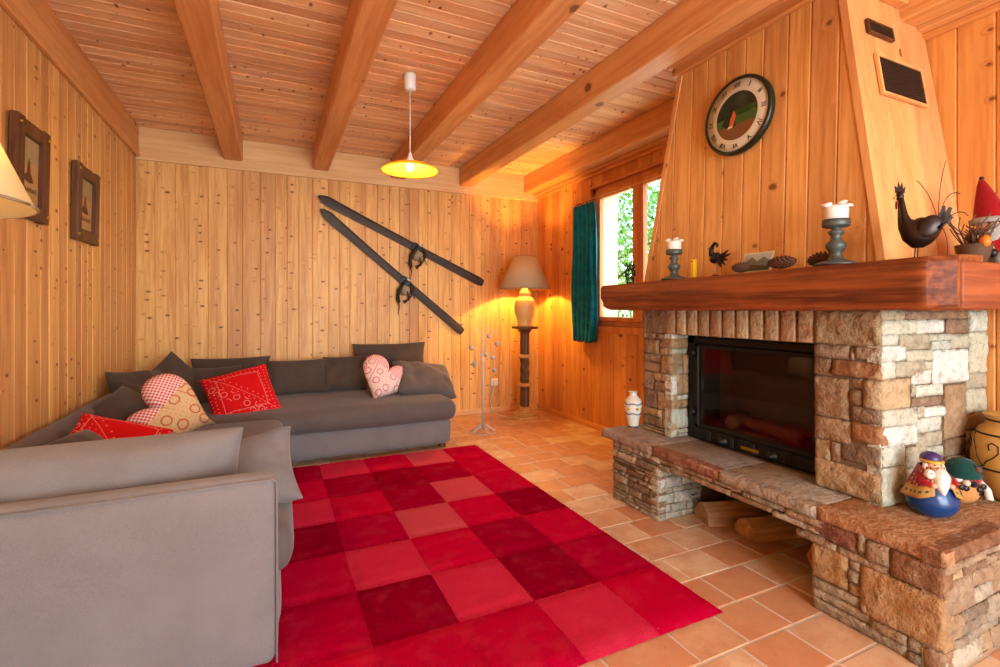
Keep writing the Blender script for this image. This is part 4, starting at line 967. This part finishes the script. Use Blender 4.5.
# ------------------------------------------------------------------ skis
def ski(name, P, Q, label):
    P, Q = Vector(P), Vector(Q); d = Q - P; L = d.length; ang = math.atan2(d.z, d.x)
    o = thing(name, label, 'ski', (P.x, YB - .003, P.z), rot=(0, -ang, 0), group='old wooden skis on the back wall'); mb = MB(); n = 44
    # local x along the ski from tip to tail, -y out of the wall, z width
    def w_(t): return .047 * min(1, (t / .05) ** .6 if t < .05 else 1) * (1 - .18 * math.sin(PI * min(1, max(0, (t - .05) / .95)))) * (1 if t < .97 else 1 - (t - .97) * 9)
    def off(t): return -.012 - .03 * math.exp(-t * 14)
    Vg = []
    for i in range(n + 1):
        t = (i / n) ** 1.15; t = max(t, .0015); w = w_(t); y0 = off(t); h = .008 + .006 * math.sin(PI * t)
        Vg.append([mb.bm.verts.new((t * L, yy, zz)) for yy, zz in ((y0 + .006, -w), (y0 - h * .6, -w), (y0 - h, -w * .5), (y0 - h, w * .5), (y0 - h * .6, w), (y0 + .006, w))])
    fs = []
    for i in range(n):
        for k in range(6): fs.append(mb.bm.faces.new((Vg[i][k], Vg[i][(k + 1) % 6], Vg[i + 1][(k + 1) % 6], Vg[i + 1][k])))
    fs += [mb.bm.faces.new(Vg[0][::-1]), mb.bm.faces.new(Vg[-1])]; mb.tag(fs, 'ski', .4); bmesh.ops.recalc_face_normals(mb.bm, faces=mb.bm.faces[:]); mb.build('board', o)
    t0 = .56 * L; mb = MB()
    mb.box((t0 - .05, -.036, -.042), (t0 + .06, -.022, .042), 'iron', .003); mb.box((t0 - .035, -.05, -.045), (t0 - .005, -.02, -.036), 'iron', .002); mb.box((t0 - .035, -.05, .036), (t0 - .005, -.02, .045), 'iron', .002); mb.build('toe_iron', o)
    mb = MB(); Tt = Matrix.Rotation(ang, 4, 'Y')   # undo the tilt so straps hang down
    c_ = Vector((t0 + .02, -.05, 0))
    def dn(x, z, y=0): return c_ + Tt @ Vector((x * 1.25, y, z * 1.15))
    mb.tube([dn(.03, .0), dn(.06, -.05, -.01), dn(.05, -.1), dn(.07, -.14)], [.013, .013, .011, .008], 'leather', 8, flat=.4)
    mb.tube([dn(-.02, .0), dn(-.07, -.06, -.01), dn(-.08, -.14, -.01), dn(-.06, -.2), dn(-.07, -.28)], [.024, .034, .03, .012, .007], 'leather', 8, flat=.4)
    mb.tube([dn(-.05, -.02), dn(0, -.08, -.02), dn(.02, -.13, -.01), dn(-.02, -.18)], [.016, .02, .02, .012], 'leather', 8, flat=.5); mb.build('strap', o)
    mb = MB(); mb.tube([dn(-.01, .02, .01), dn(-.05, -.04, -.012), dn(-.075, -.11, -.014), dn(-.06, -.17, -.006)], [.026, .04, .036, .02], 'leather', 12, flat=.45)
    mb.tube([dn(.02, -.02, -.01), dn(.045, -.09, -.02), dn(.01, -.15, -.015), dn(-.03, -.16, -.01)], [.014, .018, .016, .012], 'leather', 8, flat=.6); mb.build('heel_cup', o)
    mb = MB(); mb.ball(dn(-.01, -.06, -.015), .05, 'leatherpad', 12, (1, .5, 1), rough=.5); mb.ball(dn(.015, .03, -.0), .014, 'silver', 10, (1.5, .6, .8)); mb.build('heel_pad', o)
ski('wooden_ski', (.385, 0, 2.205), (2.08, 0, 1.42), 'upper of the two old wooden skis hung on the back wall')
ski('wooden_ski', (.405, 0, 2.085), (1.845, 0, .89), 'lower and steeper of the two old wooden skis on the back wall')

# pictures on the left wall
def picture(y0, y1, z0, z1, label, seed):
    o = thing('framed_picture', label, 'picture', (XL + .001, (y0 + y1) / 2, (z0 + z1) / 2), rot=(0, R(1), 0), group='framed pictures on the left wall'); W, H = (y1 - y0) / 2, (z1 - z0) / 2; f = .066; D = .035
    o.location.x += math.sin(R(1)) * H
    mb = MB(); mb.box((0, -W, -H), (D, -W + f, H), 'darkwood', .005); mb.box((0, W - f, -H), (D, W, H), 'darkwood', .005); mb.box((.001, -W + f - .002, -H + .005), (D - .003, W - f + .002, -H + .005 + f), 'darkwood', .004); mb.box((.001, -W + f - .002, H - f - .005), (D - .003, W - f + .002, H - .005), 'darkwood', .004); mb.build('frame', o)
    for s_, v_ in ((1, 1), (1, -1), (-1, 1), (-1, -1)): k_ = MB(); k_.ball((D, (W - .02) * s_, (H - .035) * v_), .008, 'brass', 10); k_.build('stud', o)
    mb = MB(); w_, h_ = W - f, H - f - .005
    def fl(pts, x, c_): fc = mb.bm.faces.new([mb.bm.verts.new((x, a, b)) for a, b in pts]); mb.tag([fc], 'paint', col=lin(c_))
    fl([(-w_, -h_), (w_, -h_), (w_, h_), (-w_, h_)], .012, (186, 150, 96)); fl([(-w_, .2 * h_), (w_, .3 * h_), (w_, h_), (-w_, h_)], .0125, (166, 146, 104))
    rn = random.Random(seed)
    fl([(-w_ * .7, -h_ * .25), (-w_ * .3, -h_ * .1), (-.0, h_ * .05), (w_ * .3, -h_ * .1), (w_ * .5, -h_ * .3), (w_ * .1, -h_ * .35)], .013, (96, 54, 30))
    fl([(-w_ * .2, -h_ * .05), (w_ * .2, -h_ * .05), (w_ * .12, h_ * .3), (0, h_ * .42), (-w_ * .1, h_ * .28)], .0132, (112, 62, 34))
    for k in range(9): a = -w_ * .7 + k * w_ * .17; fl([(a, -h_ * .62), (a + w_ * .1, -h_ * .62), (a + w_ * .1, -h_ * (.5 - .04 * (k % 3))), (a, -h_ * .52)], .0134, (110, 70, 40))
    mb.build('print', o)
picture(2.74, 3.07, 1.55, 1.99, 'dark framed figure picture nearest the camera on the left wall', 1)
picture(3.45, 3.82, 1.535, 1.975, 'dark framed figure picture farther along the left wall, nearer the corner', 2)

# ------------------------------------------------------------------ pendant
pd = thing('pendant_lamp', 'yellow dish pendant lamp hanging on a white cord from the ceiling', 'lamp', (.795, 3.06, ZC))
mb = MB(); mb.lathe([(0, -.105), (.03, -.105), (.036, -.1), (.038, -.02), (.036, -.001), (0, -.001)], 'white', 24); mb.build('ceiling_rose', pd)
mb = MB(); mb.tube([(0, 0, -.1), (0, 0, -.52)], .0035, 'cordw', 8); mb.build('cord', pd)
mb = MB(); mb.lathe([(0, -.5), (.01, -.505), (.014, -.53), (.024, -.545), (.024, -.572), (0, -.572)], 'white', 20); mb.build('socket', pd)
mb = MB(); mb.lathe([(.012, -.565), (.05, -.568), (.12, -.585), (.17, -.607), (.182, -.618), (.180, -.622), (.168, -.611), (.12, -.590), (.05, -.573), (.012, -.570)], 'shade_yellow', 40, cap=False)
sp = mb.build('lamp_shade', pd)
mb = MB(); rn = random.Random(2)
for k in range(9):
    a = k * .7 + .2; r_ = .13 + .02 * (k % 2); z = -.594 - (r_ - .12) * .45 - .004
    mb.ball((r_ * math.cos(a), r_ * math.sin(a), z), .012, 'paint', 8, (1.4, .7, .15), rot=(0, 0, a + k), col=lin([(110, 90, 20), (190, 60, 20), (90, 110, 30)][k % 3]))
mb.build('painted_leaves', sp)
mb = MB(); mb.ball((0, 0, -.597), .022, 'bulb', 16, (1, 1, 1.1)); mb.build('bulb', pd)

# ------------------------------------------------------------------ floor lamps
def floor_lamp(loc, shmat, label, SR=.275):
    o = thing('floor_lamp', label, 'lamp', loc, group=None)
    mb = MB(); mb.lathe([(0, 0), (.152, 0), (.155, .015), (.145, .03), (.12, .036), (.125, .05), (.115, .062), (.085, .07), (.08, .085), (.06, .095), (.062, .11), (.05, .12), (0, .12)], 'lightwood', 48, smooth=False); mb.build('base', o)
    mb = MB()
    def flute(r, z, a): return r * (1 + .08 * math.cos(a * 12)) if .125 < z < .33 or .66 < z < .88 else (r * (1 + .12 * math.cos(a * 5 + z * 60)) if .37 < z < .63 else r)
    pr = [(.045, .118)] + [(.045, .13 + .01 * k) for k in range(20)] + [(.045, .335)] + [(.045, .37 + .01 * k) for k in range(27)] + [(.045, .665)] + [(.045, .67 + .01 * k) for k in range(21)] + [(.05, .885), (.05, .9)]
    mb.lathe(pr, 'lampwood', 48, fn=flute); mb.build('column', o)
    for z in (.348, .648):
        mb = MB(); mb.lathe([(.045, z - .02), (.066, z - .016), (.074, z - .006), (.074, z + .006), (.066, z + .016), (.045, z + .02)], 'lightwood', 36, smooth=False); mb.build('ring', o)
    mb = MB(); mb.lathe([(.05, .885), (.062, .9), (.075, .915), (.08, .93)], 'lampwood', 30); mb.box((-.105, -.105, .93), (.105, .105, .958), 'lampwood', .005); mb.build('capital', o)
    M.setdefault('cream', plain('cream crackle glaze', (226, 190, 118), .35, var=.06))
    mb = MB(); mb.lathe([(0, .959), (.075, .959), (.078, .975), (.07, .99), (.088, 1.04), (.108, 1.11), (.112, 1.17), (.104, 1.22), (.08, 1.255), (.052, 1.275), (.06, 1.29), (.058, 1.31), (.038, 1.33), (.03, 1.36), (0, 1.36)], 'cream', 36); mb.build('vase_body', o)
    mb = MB(); mb.lathe([(0, 1.36), (.012, 1.36), (.012, 1.375), (.02, 1.38), (.02, 1.42), (0, 1.42)], 'brass', 16); mb.build('socket', o)
    mb = MB(); mb.lathe([(0, 1.42), (.014, 1.425), (.028, 1.455), (.026, 1.48), (0, 1.495)], 'bulb', 16); mb.build('bulb', o)
    mb = MB(); mb.lathe([(SR, 1.345), (SR * .407, 1.688)], shmat, 56, cap=False)
    s_ = mb.build('lamp_shade', o); s_.modifiers.new('solid', 'SOLIDIFY').thickness = .002
    mb = MB(); mb.tube([((SR + .001) * math.cos(t * PI / 24), (SR + .001) * math.sin(t * PI / 24), 1.347) for t in range(49)], .003, 'leatherpad', 6); mb.tube([(SR * .407 * math.cos(t * PI / 12), SR * .407 * math.sin(t * PI / 12), 1.687) for t in range(25)], .003, 'leatherpad', 6)
    for k in range(3): a = k * 2.094; mb.tube([(0, 0, 1.64), (SR * .4 * math.cos(a), SR * .4 * math.sin(a), 1.685)], .0015, 'brass', 5)
    mb.tube([(.022, 0, 1.4), (.04, 0, 1.5), (.02, 0, 1.62), (0, 0, 1.64)], .0015, 'brass', 5); mb.build('shade_wire', s_)
    return o
floor_lamp((2.395, 4.515, .002), 'shade_beige', 'tall turned wooden floor lamp with beige shade in the far right corner')
floor_lamp((-.665, 1.23, .002), 'shade_cream', 'lit floor lamp with glowing cream shade at the left edge before the sofa', .24)
cb = MB(); cb.tube([(2.24, 4.58, .006), (2.2, 4.7, .008), (2.17, 4.84, .02), (2.165, 4.885, .12), (2.2, 4.88, .26), (2.22, 4.885, .31)], .004, 'cordw', 6)
cb.box((2.2, 4.872, .3), (2.245, 4.893, .36), 'cordw', .004); tag(cb.build('lamp_cord'), 'thin white lamp cord hanging behind the corner floor lamp', 'cord')
mb = MB(); mb.box((2.185, YB - .012, .29), (2.265, YB, .37), 'white', .004); tag(mb.build('wall_socket'), 'white wall socket behind the corner floor lamp', 'socket')

# candle tree
ctree = thing('candle_stand', 'thin silver metal candle stand with curved arms and hanging glass cups', 'candle stand', (1.768, 4.16, .002))
mb = MB(); mb.tube([(0, 0, .03), (0, 0, .5), (0, 0, .93)], [.011, .009, .004], 'silver', 10); mb.build('pole', ctree)
for k in range(5):
    a = k * 2 * PI / 5 + .3; ca, sa_ = math.cos(a), math.sin(a); mb = MB()
    pts = []
    for t in range(17):
        u = t / 16; rr = .01 + .12 * math.sin(PI * u) ** .8 * (1 if u < .5 else 1); off = .055 * math.sin(2 * PI * u); pts.append((rr * ca - off * sa_, rr * sa_ + off * ca, .07 * (1 - min(1, math.sin(PI * u) * 1.6)) + .006))
    mb.tube(pts, .004, 'silver', 6); mb.build('leg', ctree)
for a, z0, r_, zc, pk in ((-25, .80, .13, .81, .93), (185, .82, .125, .78, .95), (55, .70, .10, .70, .80), (-70, .72, .13, .69, .82), (105, .62, .13, .60, .72), (5, .58, .125, .555, .68), (205, .64, .11, .64, .76), (-50, .86, .06, .88, .96)):
    ca, sa_ = math.cos(R(a)), math.sin(R(a)); mb = MB()
    P4 = [(0, z0), (r_ * .25, pk + .06), (r_, pk + .05), (r_, zc + .055)]; cv = []
    for t in range(15):
        t /= 14; q0 = [(1 - t) ** 3 * P4[0][i_] + 3 * t * (1 - t) ** 2 * P4[1][i_] + 3 * t * t * (1 - t) * P4[2][i_] + t ** 3 * P4[3][i_] for i_ in (0, 1)]; cv.append((q0[0] * ca, q0[0] * sa_, q0[1]))
    mb.tube(cv, .0022, 'silver', 6); ex, ey, ez = cv[-1]
    for s2 in (1, -1): mb.tube([(ex, ey, ez), (ex - s2 * sa_ * .018, ey + s2 * ca * .018, ez - .03)], .001, 'silver', 5)
    arm = mb.build('arm', ctree)
    mb = MB(); T = Matrix.Translation((ex, ey, ez - .068)); mb.lathe([(0, 0), (.014, .002), (.021, .016), (.02, .038), (.018, .038), (.019, .016), (.013, .005), (0, .004)], 'votive', 14, T=T)
    mb.build('glass_cup', arm)

# ------------------------------------------------------------------ rug
RX, RY, PW, PL_ = 1.54, 1.305, .309, .352
K = {'b': (208, 6, 58), 'm': (196, 6, 56), 'c': (184, 2, 52), 'd': (168, 0, 46), 'D': (150, 0, 38), 'l': (216, 44, 78), 'L': (216, 78, 92)}
cells = ['bcbDmmm'[:7], 'lDdbLdL', 'blmLdcb'[:7] if False else 'mlbLdDb', 'mDlcbdl', 'bcmDlbd', 'mdbDlbm']
mb = MB(); nc, nr = 6, 7; q = 12; NX, NY = nc * q, nr * q
def rz_(i, j):
    fx_, fy_ = (i % q) / q, (j % q) / q; ex = min(fx_, 1 - fx_); ey = min(fy_, 1 - fy_); e = min(ex, ey)
    z = .023 - .010 * (1 - smoothstep(e / .085))
    b = min(i, NX - i, j, NY - j)
    if b == 0: z = .004
    elif b == 1: z -= .004
    return z + .0025 * noise.noise(Vector((i * .9, j * .9, 0)))
V_ = [[mb.bm.verts.new((RX - i * PW / q + .004 * noise.noise(Vector((j * .7, i, 2))) * (i in (0, NX)), RY + j * PL_ / q + .004 * noise.noise(Vector((i * .7, j, 5))) * (j in (0, NY)), rz_(i, j))) for j in range(NY + 1)] for i in range(NX + 1)]
for i in range(NX):
    for j in range(NY): mb.tag([mb.bm.faces.new((V_[i][j], V_[i][j + 1], V_[i + 1][j + 1], V_[i + 1][j]))], 'rug', col=lin(K[cells[i // q][j // q]]), smooth=True)
mb.box((RX - nc * PW + .01, RY + .01, .001), (RX - .01, RY + nr * PL_ - .01, .006), 'rug', col=lin(K['d']))
# pile tufts on the edges near the viewer give the shaggy rim
rn = random.Random(9); mi = mb.mi('rug')
def tuft(x, y, dx, dy, c_):
    p = Vector((x, y, .008 + rn.random() * .012)); d = Vector((dx + rn.uniform(-.3, .3), dy + rn.uniform(-.3, .3), rn.uniform(.4, 1.4))).normalized() * rn.uniform(.006, .011); s_ = d.cross(Z).normalized() * .0016
    f = mb.bm.faces.new([mb.bm.verts.new(p - s_), mb.bm.verts.new(p + s_), mb.bm.verts.new(p + d)]); f.material_index = mi; f[mb.cl] = c_
for k in range(0):
    u = rn.random(); j = min(6, int(u * 7)); tuft(RX - .002, RY + u * 7 * PL_, 1, 0, lin(K[cells[0][j]]))
for k in range(0):
    u = rn.random(); i = min(5, int(u * 6)); tuft(RX - u * 6 * PW, RY + .002, 0, -1, lin(K[cells[i][0]]))
for k in range(22000):
    u, v = rn.random(), rn.random(); i, j = min(5, int(u * 6)), min(6, int(v * 7))
    p = Vector((RX - u * 6 * PW, RY + v * 7 * PL_, .018)); d = Vector((rn.uniform(-1, 1), rn.uniform(-1, 1), 1.3)).normalized() * .009; s_ = Vector((rn.uniform(-1, 1), rn.uniform(-1, 1), 0)).normalized() * .0016
    f = mb.bm.faces.new([mb.bm.verts.new(p - s_), mb.bm.verts.new(p + s_), mb.bm.verts.new(p + d)]); f.material_index = mi; f[mb.cl] = lin(K[cells[i][j]])
tag(mb.build('patchwork_rug'), 'large shaggy rug of red and crimson patches on the tiled floor', 'rug')

# ------------------------------------------------------------------ sofa
so = thing('corner_sofa', 'large L-shaped corner sofa in taupe fabric along the left and back walls', 'sofa', (-.5, 3.2, .0))
def softbox(a, b, bev, amp, name, parent, m='sofa', seg=5, cuts=3, sc=3.0):
    mb = MB(); a, b = Vector(a), Vector(b); d = b - a; n = [max(2, int(abs(q) / .07)) for q in d]
    # subdivided rounded box
    V = {}
    def pt(i, j, k):
        if (i, j, k) in V: return V[(i, j, k)]
        p = Vector((a.x + d.x * i / n[0], a.y + d.y * j / n[1], a.z + d.z * k / n[2]))
        lo, hi = a + Vector((bev,) * 3), b - Vector((bev,) * 3); c_ = Vector([min(max(p[t], lo[t]), hi[t]) for t in range(3)]); v = p - c_
        if v.length > 1e-6: p = c_ + v.normalized() * bev
        nn = (p - c_).normalized() if v.length > 1e-6 else Vector((0, 0, 1))
        p += nn * amp * (noise.noise(p * sc) + .5 * noise.noise(p * sc * 3)); V[(i, j, k)] = mb.bm.verts.new(p); return V[(i, j, k)]
    fs = []
    def F(*q): fs.append(mb.bm.faces.new(q))
    for i in range(n[0]):
        for j in range(n[1]): F(pt(i, j, n[2]), pt(i + 1, j, n[2]), pt(i + 1, j + 1, n[2]), pt(i, j + 1, n[2])); F(pt(i, j, 0), pt(i, j + 1, 0), pt(i + 1, j + 1, 0), pt(i + 1, j, 0))
        for k in range(n[2]): F(pt(i, 0, k), pt(i + 1, 0, k), pt(i + 1, 0, k + 1), pt(i, 0, k + 1)); F(pt(i, n[1], k), pt(i, n[1], k + 1), pt(i + 1, n[1], k + 1), pt(i + 1, n[1], k))
    for j in range(n[1]):
        for k in range(n[2]): F(pt(0, j, k), pt(0, j, k + 1), pt(0, j + 1, k + 1), pt(0, j + 1, k)); F(pt(n[0], j, k), pt(n[0], j + 1, k), pt(n[0], j + 1, k + 1), pt(n[0], j, k + 1))
    mb.tag(fs, m, smooth=True); o = mb.build(name, parent, True)
    ss = o.modifiers.new('smooth', 'SUBSURF'); ss.levels = ss.render_levels = 2 if max(n) < 30 else 1; return o
E_ = .004
softbox((XL + .025, 1.705, .004), (.018, 1.798, .622), .014, .0015, 'armrest', so)
mb = MB(); mb.tube([(XL + .03, 1.706, .606), (.0, 1.706, .606), (.012, 1.708, .594), (.012, 1.708, .01)], .003, 'sofa', 6); mb.build('arm_piping', so, True)
softbox((XL + .025, 1.80, .012), (-.87, 4.2, .605), .03, .003, 'backrest', so, 'seat')
softbox((-.865, 1.80, .03), (.03, 3.80, .235), .02, .003, 'base', so)
softbox((-.865, 1.803, .225), (.078, 3.66, .41), .062, .004, 'seat_cushion', so, 'seat')
softbox((XL + .03, 3.80, .03), (1.345, 4.875, .25), .02, .003, 'base', so)
softbox((-.84, 3.745, .225), (1.385, 4.86, .405), .07, .007, 'seat_cushion', so, 'seat')
for (x, y) in ((1.28, 3.88), (1.28, 4.8), (-.42, 1.9), (-.9, 4.8)):
    mb = MB(); mb.box((x - .025, y - .025, 0), (x + .025, y + .025, .032), 'darkwood', .003); mb.build('foot', so, True)

# cushions
def pillow(name, w, h, t, mat, label, loc, rot, seed=0, cat='cushion', group='scatter cushions on the corner sofa', wr=1., pinch=.07, tassel=False):
    mb = MB(); n = 26; rn = random.Random(seed)
    def P_(u, v, s_):
        x = w / 2 * u * (1 - pinch * (1 - v * v) * abs(u) ** 1.5); y = h / 2 * v * (1 - pinch * (1 - u * u) * abs(v) ** 1.5)
        k = max(0, (1 - u * u)) * max(0, (1 - v * v)); z = t / 2 * k ** .42
        wv = noise.noise(Vector((x * 5 + seed * 3.1, y * 5, s_ * 2))) * .9 + noise.noise(Vector((x * 12 + seed, y * 12 - seed, s_))) * .45
        rad_ = abs(noise.noise(Vector((math.atan2(v, u) * 2.2 + seed, .0, seed)))) * min(1, (u * u + v * v)) * .4
        z *= 1.12 + .34 * wv * wr - rad_ * wr * .7
        z += 0
        d = .016 * wr * noise.noise(Vector((x * 4, y * 4, seed + 9)))
        return Vector((x, y, s_ * z + d))
    for s_ in (1, -1):
        V_ = [[mb.bm.verts.new(P_(-1 + 2 * i / n, -1 + 2 * j / n, s_)) for j in range(n + 1)] for i in range(n + 1)]
        for i in range(n):
            for j in range(n):
                q_ = (V_[i][j], V_[i + 1][j], V_[i + 1][j + 1], V_[i][j + 1]); mb.tag([mb.bm.faces.new(q_ if s_ > 0 else q_[::-1])], mat, smooth=True)
    bmesh.ops.remove_doubles(mb.bm, verts=mb.bm.verts, dist=1e-5)
    o = mb.build(name); place(o, loc, tuple(R(a) for a in rot)); tag(o, label, cat, group); ss = o.modifiers.new('s', 'SUBSURF'); ss.levels = ss.render_levels = 1
    return o
def heart(name, s, t, mat, label, loc, rot, seed=0):
    mb = MB(); n = 30; N_ = 64
    def edge(a):
        x = 16 * math.sin(a) ** 3; y = 13 * math.cos(a) - 5 * math.cos(2 * a) - 2 * math.cos(3 * a) - math.cos(4 * a); return x / 32 * s, (y + 2.5) / 30 * s
    for sg in (1, -1):
        c_ = mb.bm.verts.new((0, .02 * s, sg * t / 2)); prev = None; rings = []
        for k in range(1, 13):
            u = k / 12; ring = []
            for i in range(N_):
                x, y = edge(2 * PI * i / N_); z = t / 2 * (1 - u ** 2.6) ** .6
                z *= 1 + .12 * noise.noise(Vector((x * u * 9, y * u * 9, seed + sg)))
                ring.append(mb.bm.verts.new((x * u, y * u + .02 * s * (1 - u), sg * z)))
            rings.append(ring)
        fs = [mb.bm.faces.new((c_, rings[0][i], rings[0][(i + 1) % N_]) if sg < 0 else (c_, rings[0][(i + 1) % N_], rings[0][i])) for i in range(N_)]
        for k in range(11):
            for i in range(N_):
                q_ = (rings[k][i], rings[k + 1][i], rings[k + 1][(i + 1) % N_], rings[k][(i + 1) % N_]); fs.append(mb.bm.faces.new(q_ if sg < 0 else q_[::-1]))
        mb.tag(fs, mat, smooth=True)
    bmesh.ops.remove_doubles(mb.bm, verts=mb.bm.verts, dist=1e-5)
    return tag(place(mb.build(name), loc, tuple(R(a) for a in rot)), label, 'cushion', 'heart cushions on the corner sofa')
# along the back wall, left to right (rot: tilt back, roll, turn)
pillow('sofa_cushion', .42, .40, .16, 'cush', 'dark brown cushion standing tallest in the sofa corner, one corner pointing up', (-.69, 4.44, .56), (0, 0, 0), 3, wr=1.4)
bpy.data.objects['sofa_cushion'].rotation_euler = (Matrix.Rotation(R(34), 3, 'Z') @ Matrix.Rotation(R(66), 3, 'X') @ Matrix.Rotation(R(38), 3, 'Z')).to_euler()
pillow('sofa_cushion', .48, .40, .16, 'cush', 'slumped dark brown cushion against the left wall beside the corner peak', (-.80, 4.06, .545), (64, 6, 62), 4, wr=1.6)
pillow('sofa_cushion', .62, .34, .13, 'cush', 'brown cushion against the back wall whose top shows above the red cushion', (-.32, 4.74, .565), (80, 0, 0), 5)
pillow('sofa_cushion', .40, .32, .14, 'cush', 'brown cushion directly behind the red square cushion', (-.42, 4.50, .53), (70, 0, 8), 6)
pillow('sofa_cushion', .50, .32, .15, 'cush', 'plain brown cushion standing just right of the red square cushion', (.20, 4.62, .545), (72, 0, 0), 7)
pillow('sofa_cushion', .40, .33, .14, 'cush', 'brown creased cushion standing just left of the pink heart', (.60, 4.62, .555), (70, 0, -6), 8, wr=1.7)
pillow('sofa_cushion', .74, .40, .13, 'cush', 'wide brown cushion upright on the back wall behind the pink heart', (1.045, 4.78, .615), (82, 0, 0), 9)
pillow('sofa_cushion', .56, .42, .22, 'seat', 'grey brown cushion lying at the right end of the sofa', (1.235, 4.26, .505), (34, 10, 4), 10, wr=1.4)
def orient(o, head, tilt, roll):
    o.rotation_euler = (Matrix.Rotation(R(head), 3, 'Z') @ Matrix.Rotation(R(tilt), 3, 'X') @ Matrix.Rotation(R(roll), 3, 'Z')).to_euler(); return o
orient(heart('heart_cushion', .44, .15, 'heart_pink', 'pink and white printed heart cushion lying left of the end cushion', (.855, 4.2, .525), (0, 0, 0), 2), 8, 60, -34)
orient(pillow('red_cushion', .47, .45, .14, 'bandana', 'red square bandana print cushion leaning tilted on the back section', (-.205, 4.07, .50), (0, 0, 0), 11, group='red cushions on the corner sofa'), 4, 52, 14)
orient(heart('heart_cushion', .43, .15, 'heart_beige', 'beige and red checked heart cushion leaning on the left section', (-.49, 3.24, .555), (0, 0, 0), 5), 16, 66, 66)
orient(pillow('sofa_cushion', .37, .37, .14, 'cush', 'brown cushion set on its point behind the lying red cushion', (-.76, 3.42, .515), (0, 0, 0), 12), 24, 44, 40)
orient(pillow('red_cushion', .40, .36, .13, 'bandana', 'red bandana cushion half hidden behind the near grey cushion', (-.68, 2.80, .485), (0, 0, 0), 13, group='red cushions on the corner sofa'), 12, 44, -24)
pillow('sofa_cushion', .44, .30, .13, 'cush', 'flat brown cushion against the left backrest just behind the near cushion', (-.68, 2.40, .53), (45, 0, 75), 14)
orient(pillow('near_cushion', .90, .38, .22, 'sofa', 'long taupe cushion leaning on the armrest, closest to the camera', (-.53, 1.95, .55), (0, 0, 0), 15, group='taupe cushions at the near end of the sofa', pinch=.05, wr=.8), 2, 98, 0)
orient(pillow('near_cushion', .42, .36, .17, 'sofa', 'smaller taupe cushion with a corner poking out past the armrest', (-.11, 2.17, .49), (0, 0, 0), 16, group='taupe cushions at the near end of the sofa', wr=1.6, pinch=.12), -8, 42, 12)

# ------------------------------------------------------------------ lights
def light(kind, name, loc, energy, color, rot=(0, 0, 0), size=None, sy=None, rad=.03, spread=None):
    d = bpy.data.lights.new(name, kind); d.energy = energy; d.color = color
    if kind == 'AREA': d.shape = 'RECTANGLE'; d.size = size; d.size_y = sy
    if kind == 'POINT': d.shadow_soft_size = rad
    o = bpy.data.objects.new(name, d); C.objects.link(o); o.location = loc; o.rotation_euler = rot; return o
light('AREA', 'daylight_rear_glazing', ((RX0 + RX1) / 2, YR - .02, 1.15), 150, (.76, .90, 1), (R(90), 0, 0), 2.6, 2.0)
light('AREA', 'daylight_window', (XR + .32, YM, 1.65), 14, (.9, 1, .92), (0, R(90), 0), 1.2, 1.2)
light('POINT', 'floor_lamp_light', (2.395, 4.515, 1.53), 58, (1, .52, .10), rad=.03)
light('POINT', 'fill_light_behind', (1.0, -1.2, 1.3), 46, (1, .84, .66), rad=.25)  # added fill to brighten ceiling and walls; no lamp is seen there
light('POINT', 'near_lamp_light', (-.665, 1.23, 1.55), 9, (1, .74, .38), rad=.04)
light('POINT', 'pendant_light', (.795, 3.06, ZC - .635), 13, (1, .66, .30), rad=.02)
wd = bpy.data.worlds.new('sky'); bpy.context.scene.world = wd; wd.use_nodes = True; nt = wd.node_tree
sk = nt.nodes.new('ShaderNodeTexSky'); sk.sky_type = 'NISHITA'; sk.sun_elevation = R(48); sk.sun_rotation = R(-50); sk.sun_disc = False
nt.links.new(sk.outputs[0], nt.nodes['Background'].inputs[0]); nt.nodes['Background'].inputs[1].default_value = .7
sl_ = bpy.data.lights.new('sun', 'SUN'); sl_.energy = 8; sl_.angle = R(1); sl_.color = (1, .95, .85); s_o = bpy.data.objects.new('sun', sl_); C.objects.link(s_o)
s_o.rotation_euler = Vector((.55, -.35, -.75)).to_track_quat('-Z', 'Y').to_euler()

sc_ = bpy.context.scene
sc_.view_settings.view_transform = 'Standard'; sc_.view_settings.look = 'None'; sc_.view_settings.gamma = 1; sc_.view_settings.use_curve_mapping = False
sc_.view_settings.exposure = 0.5
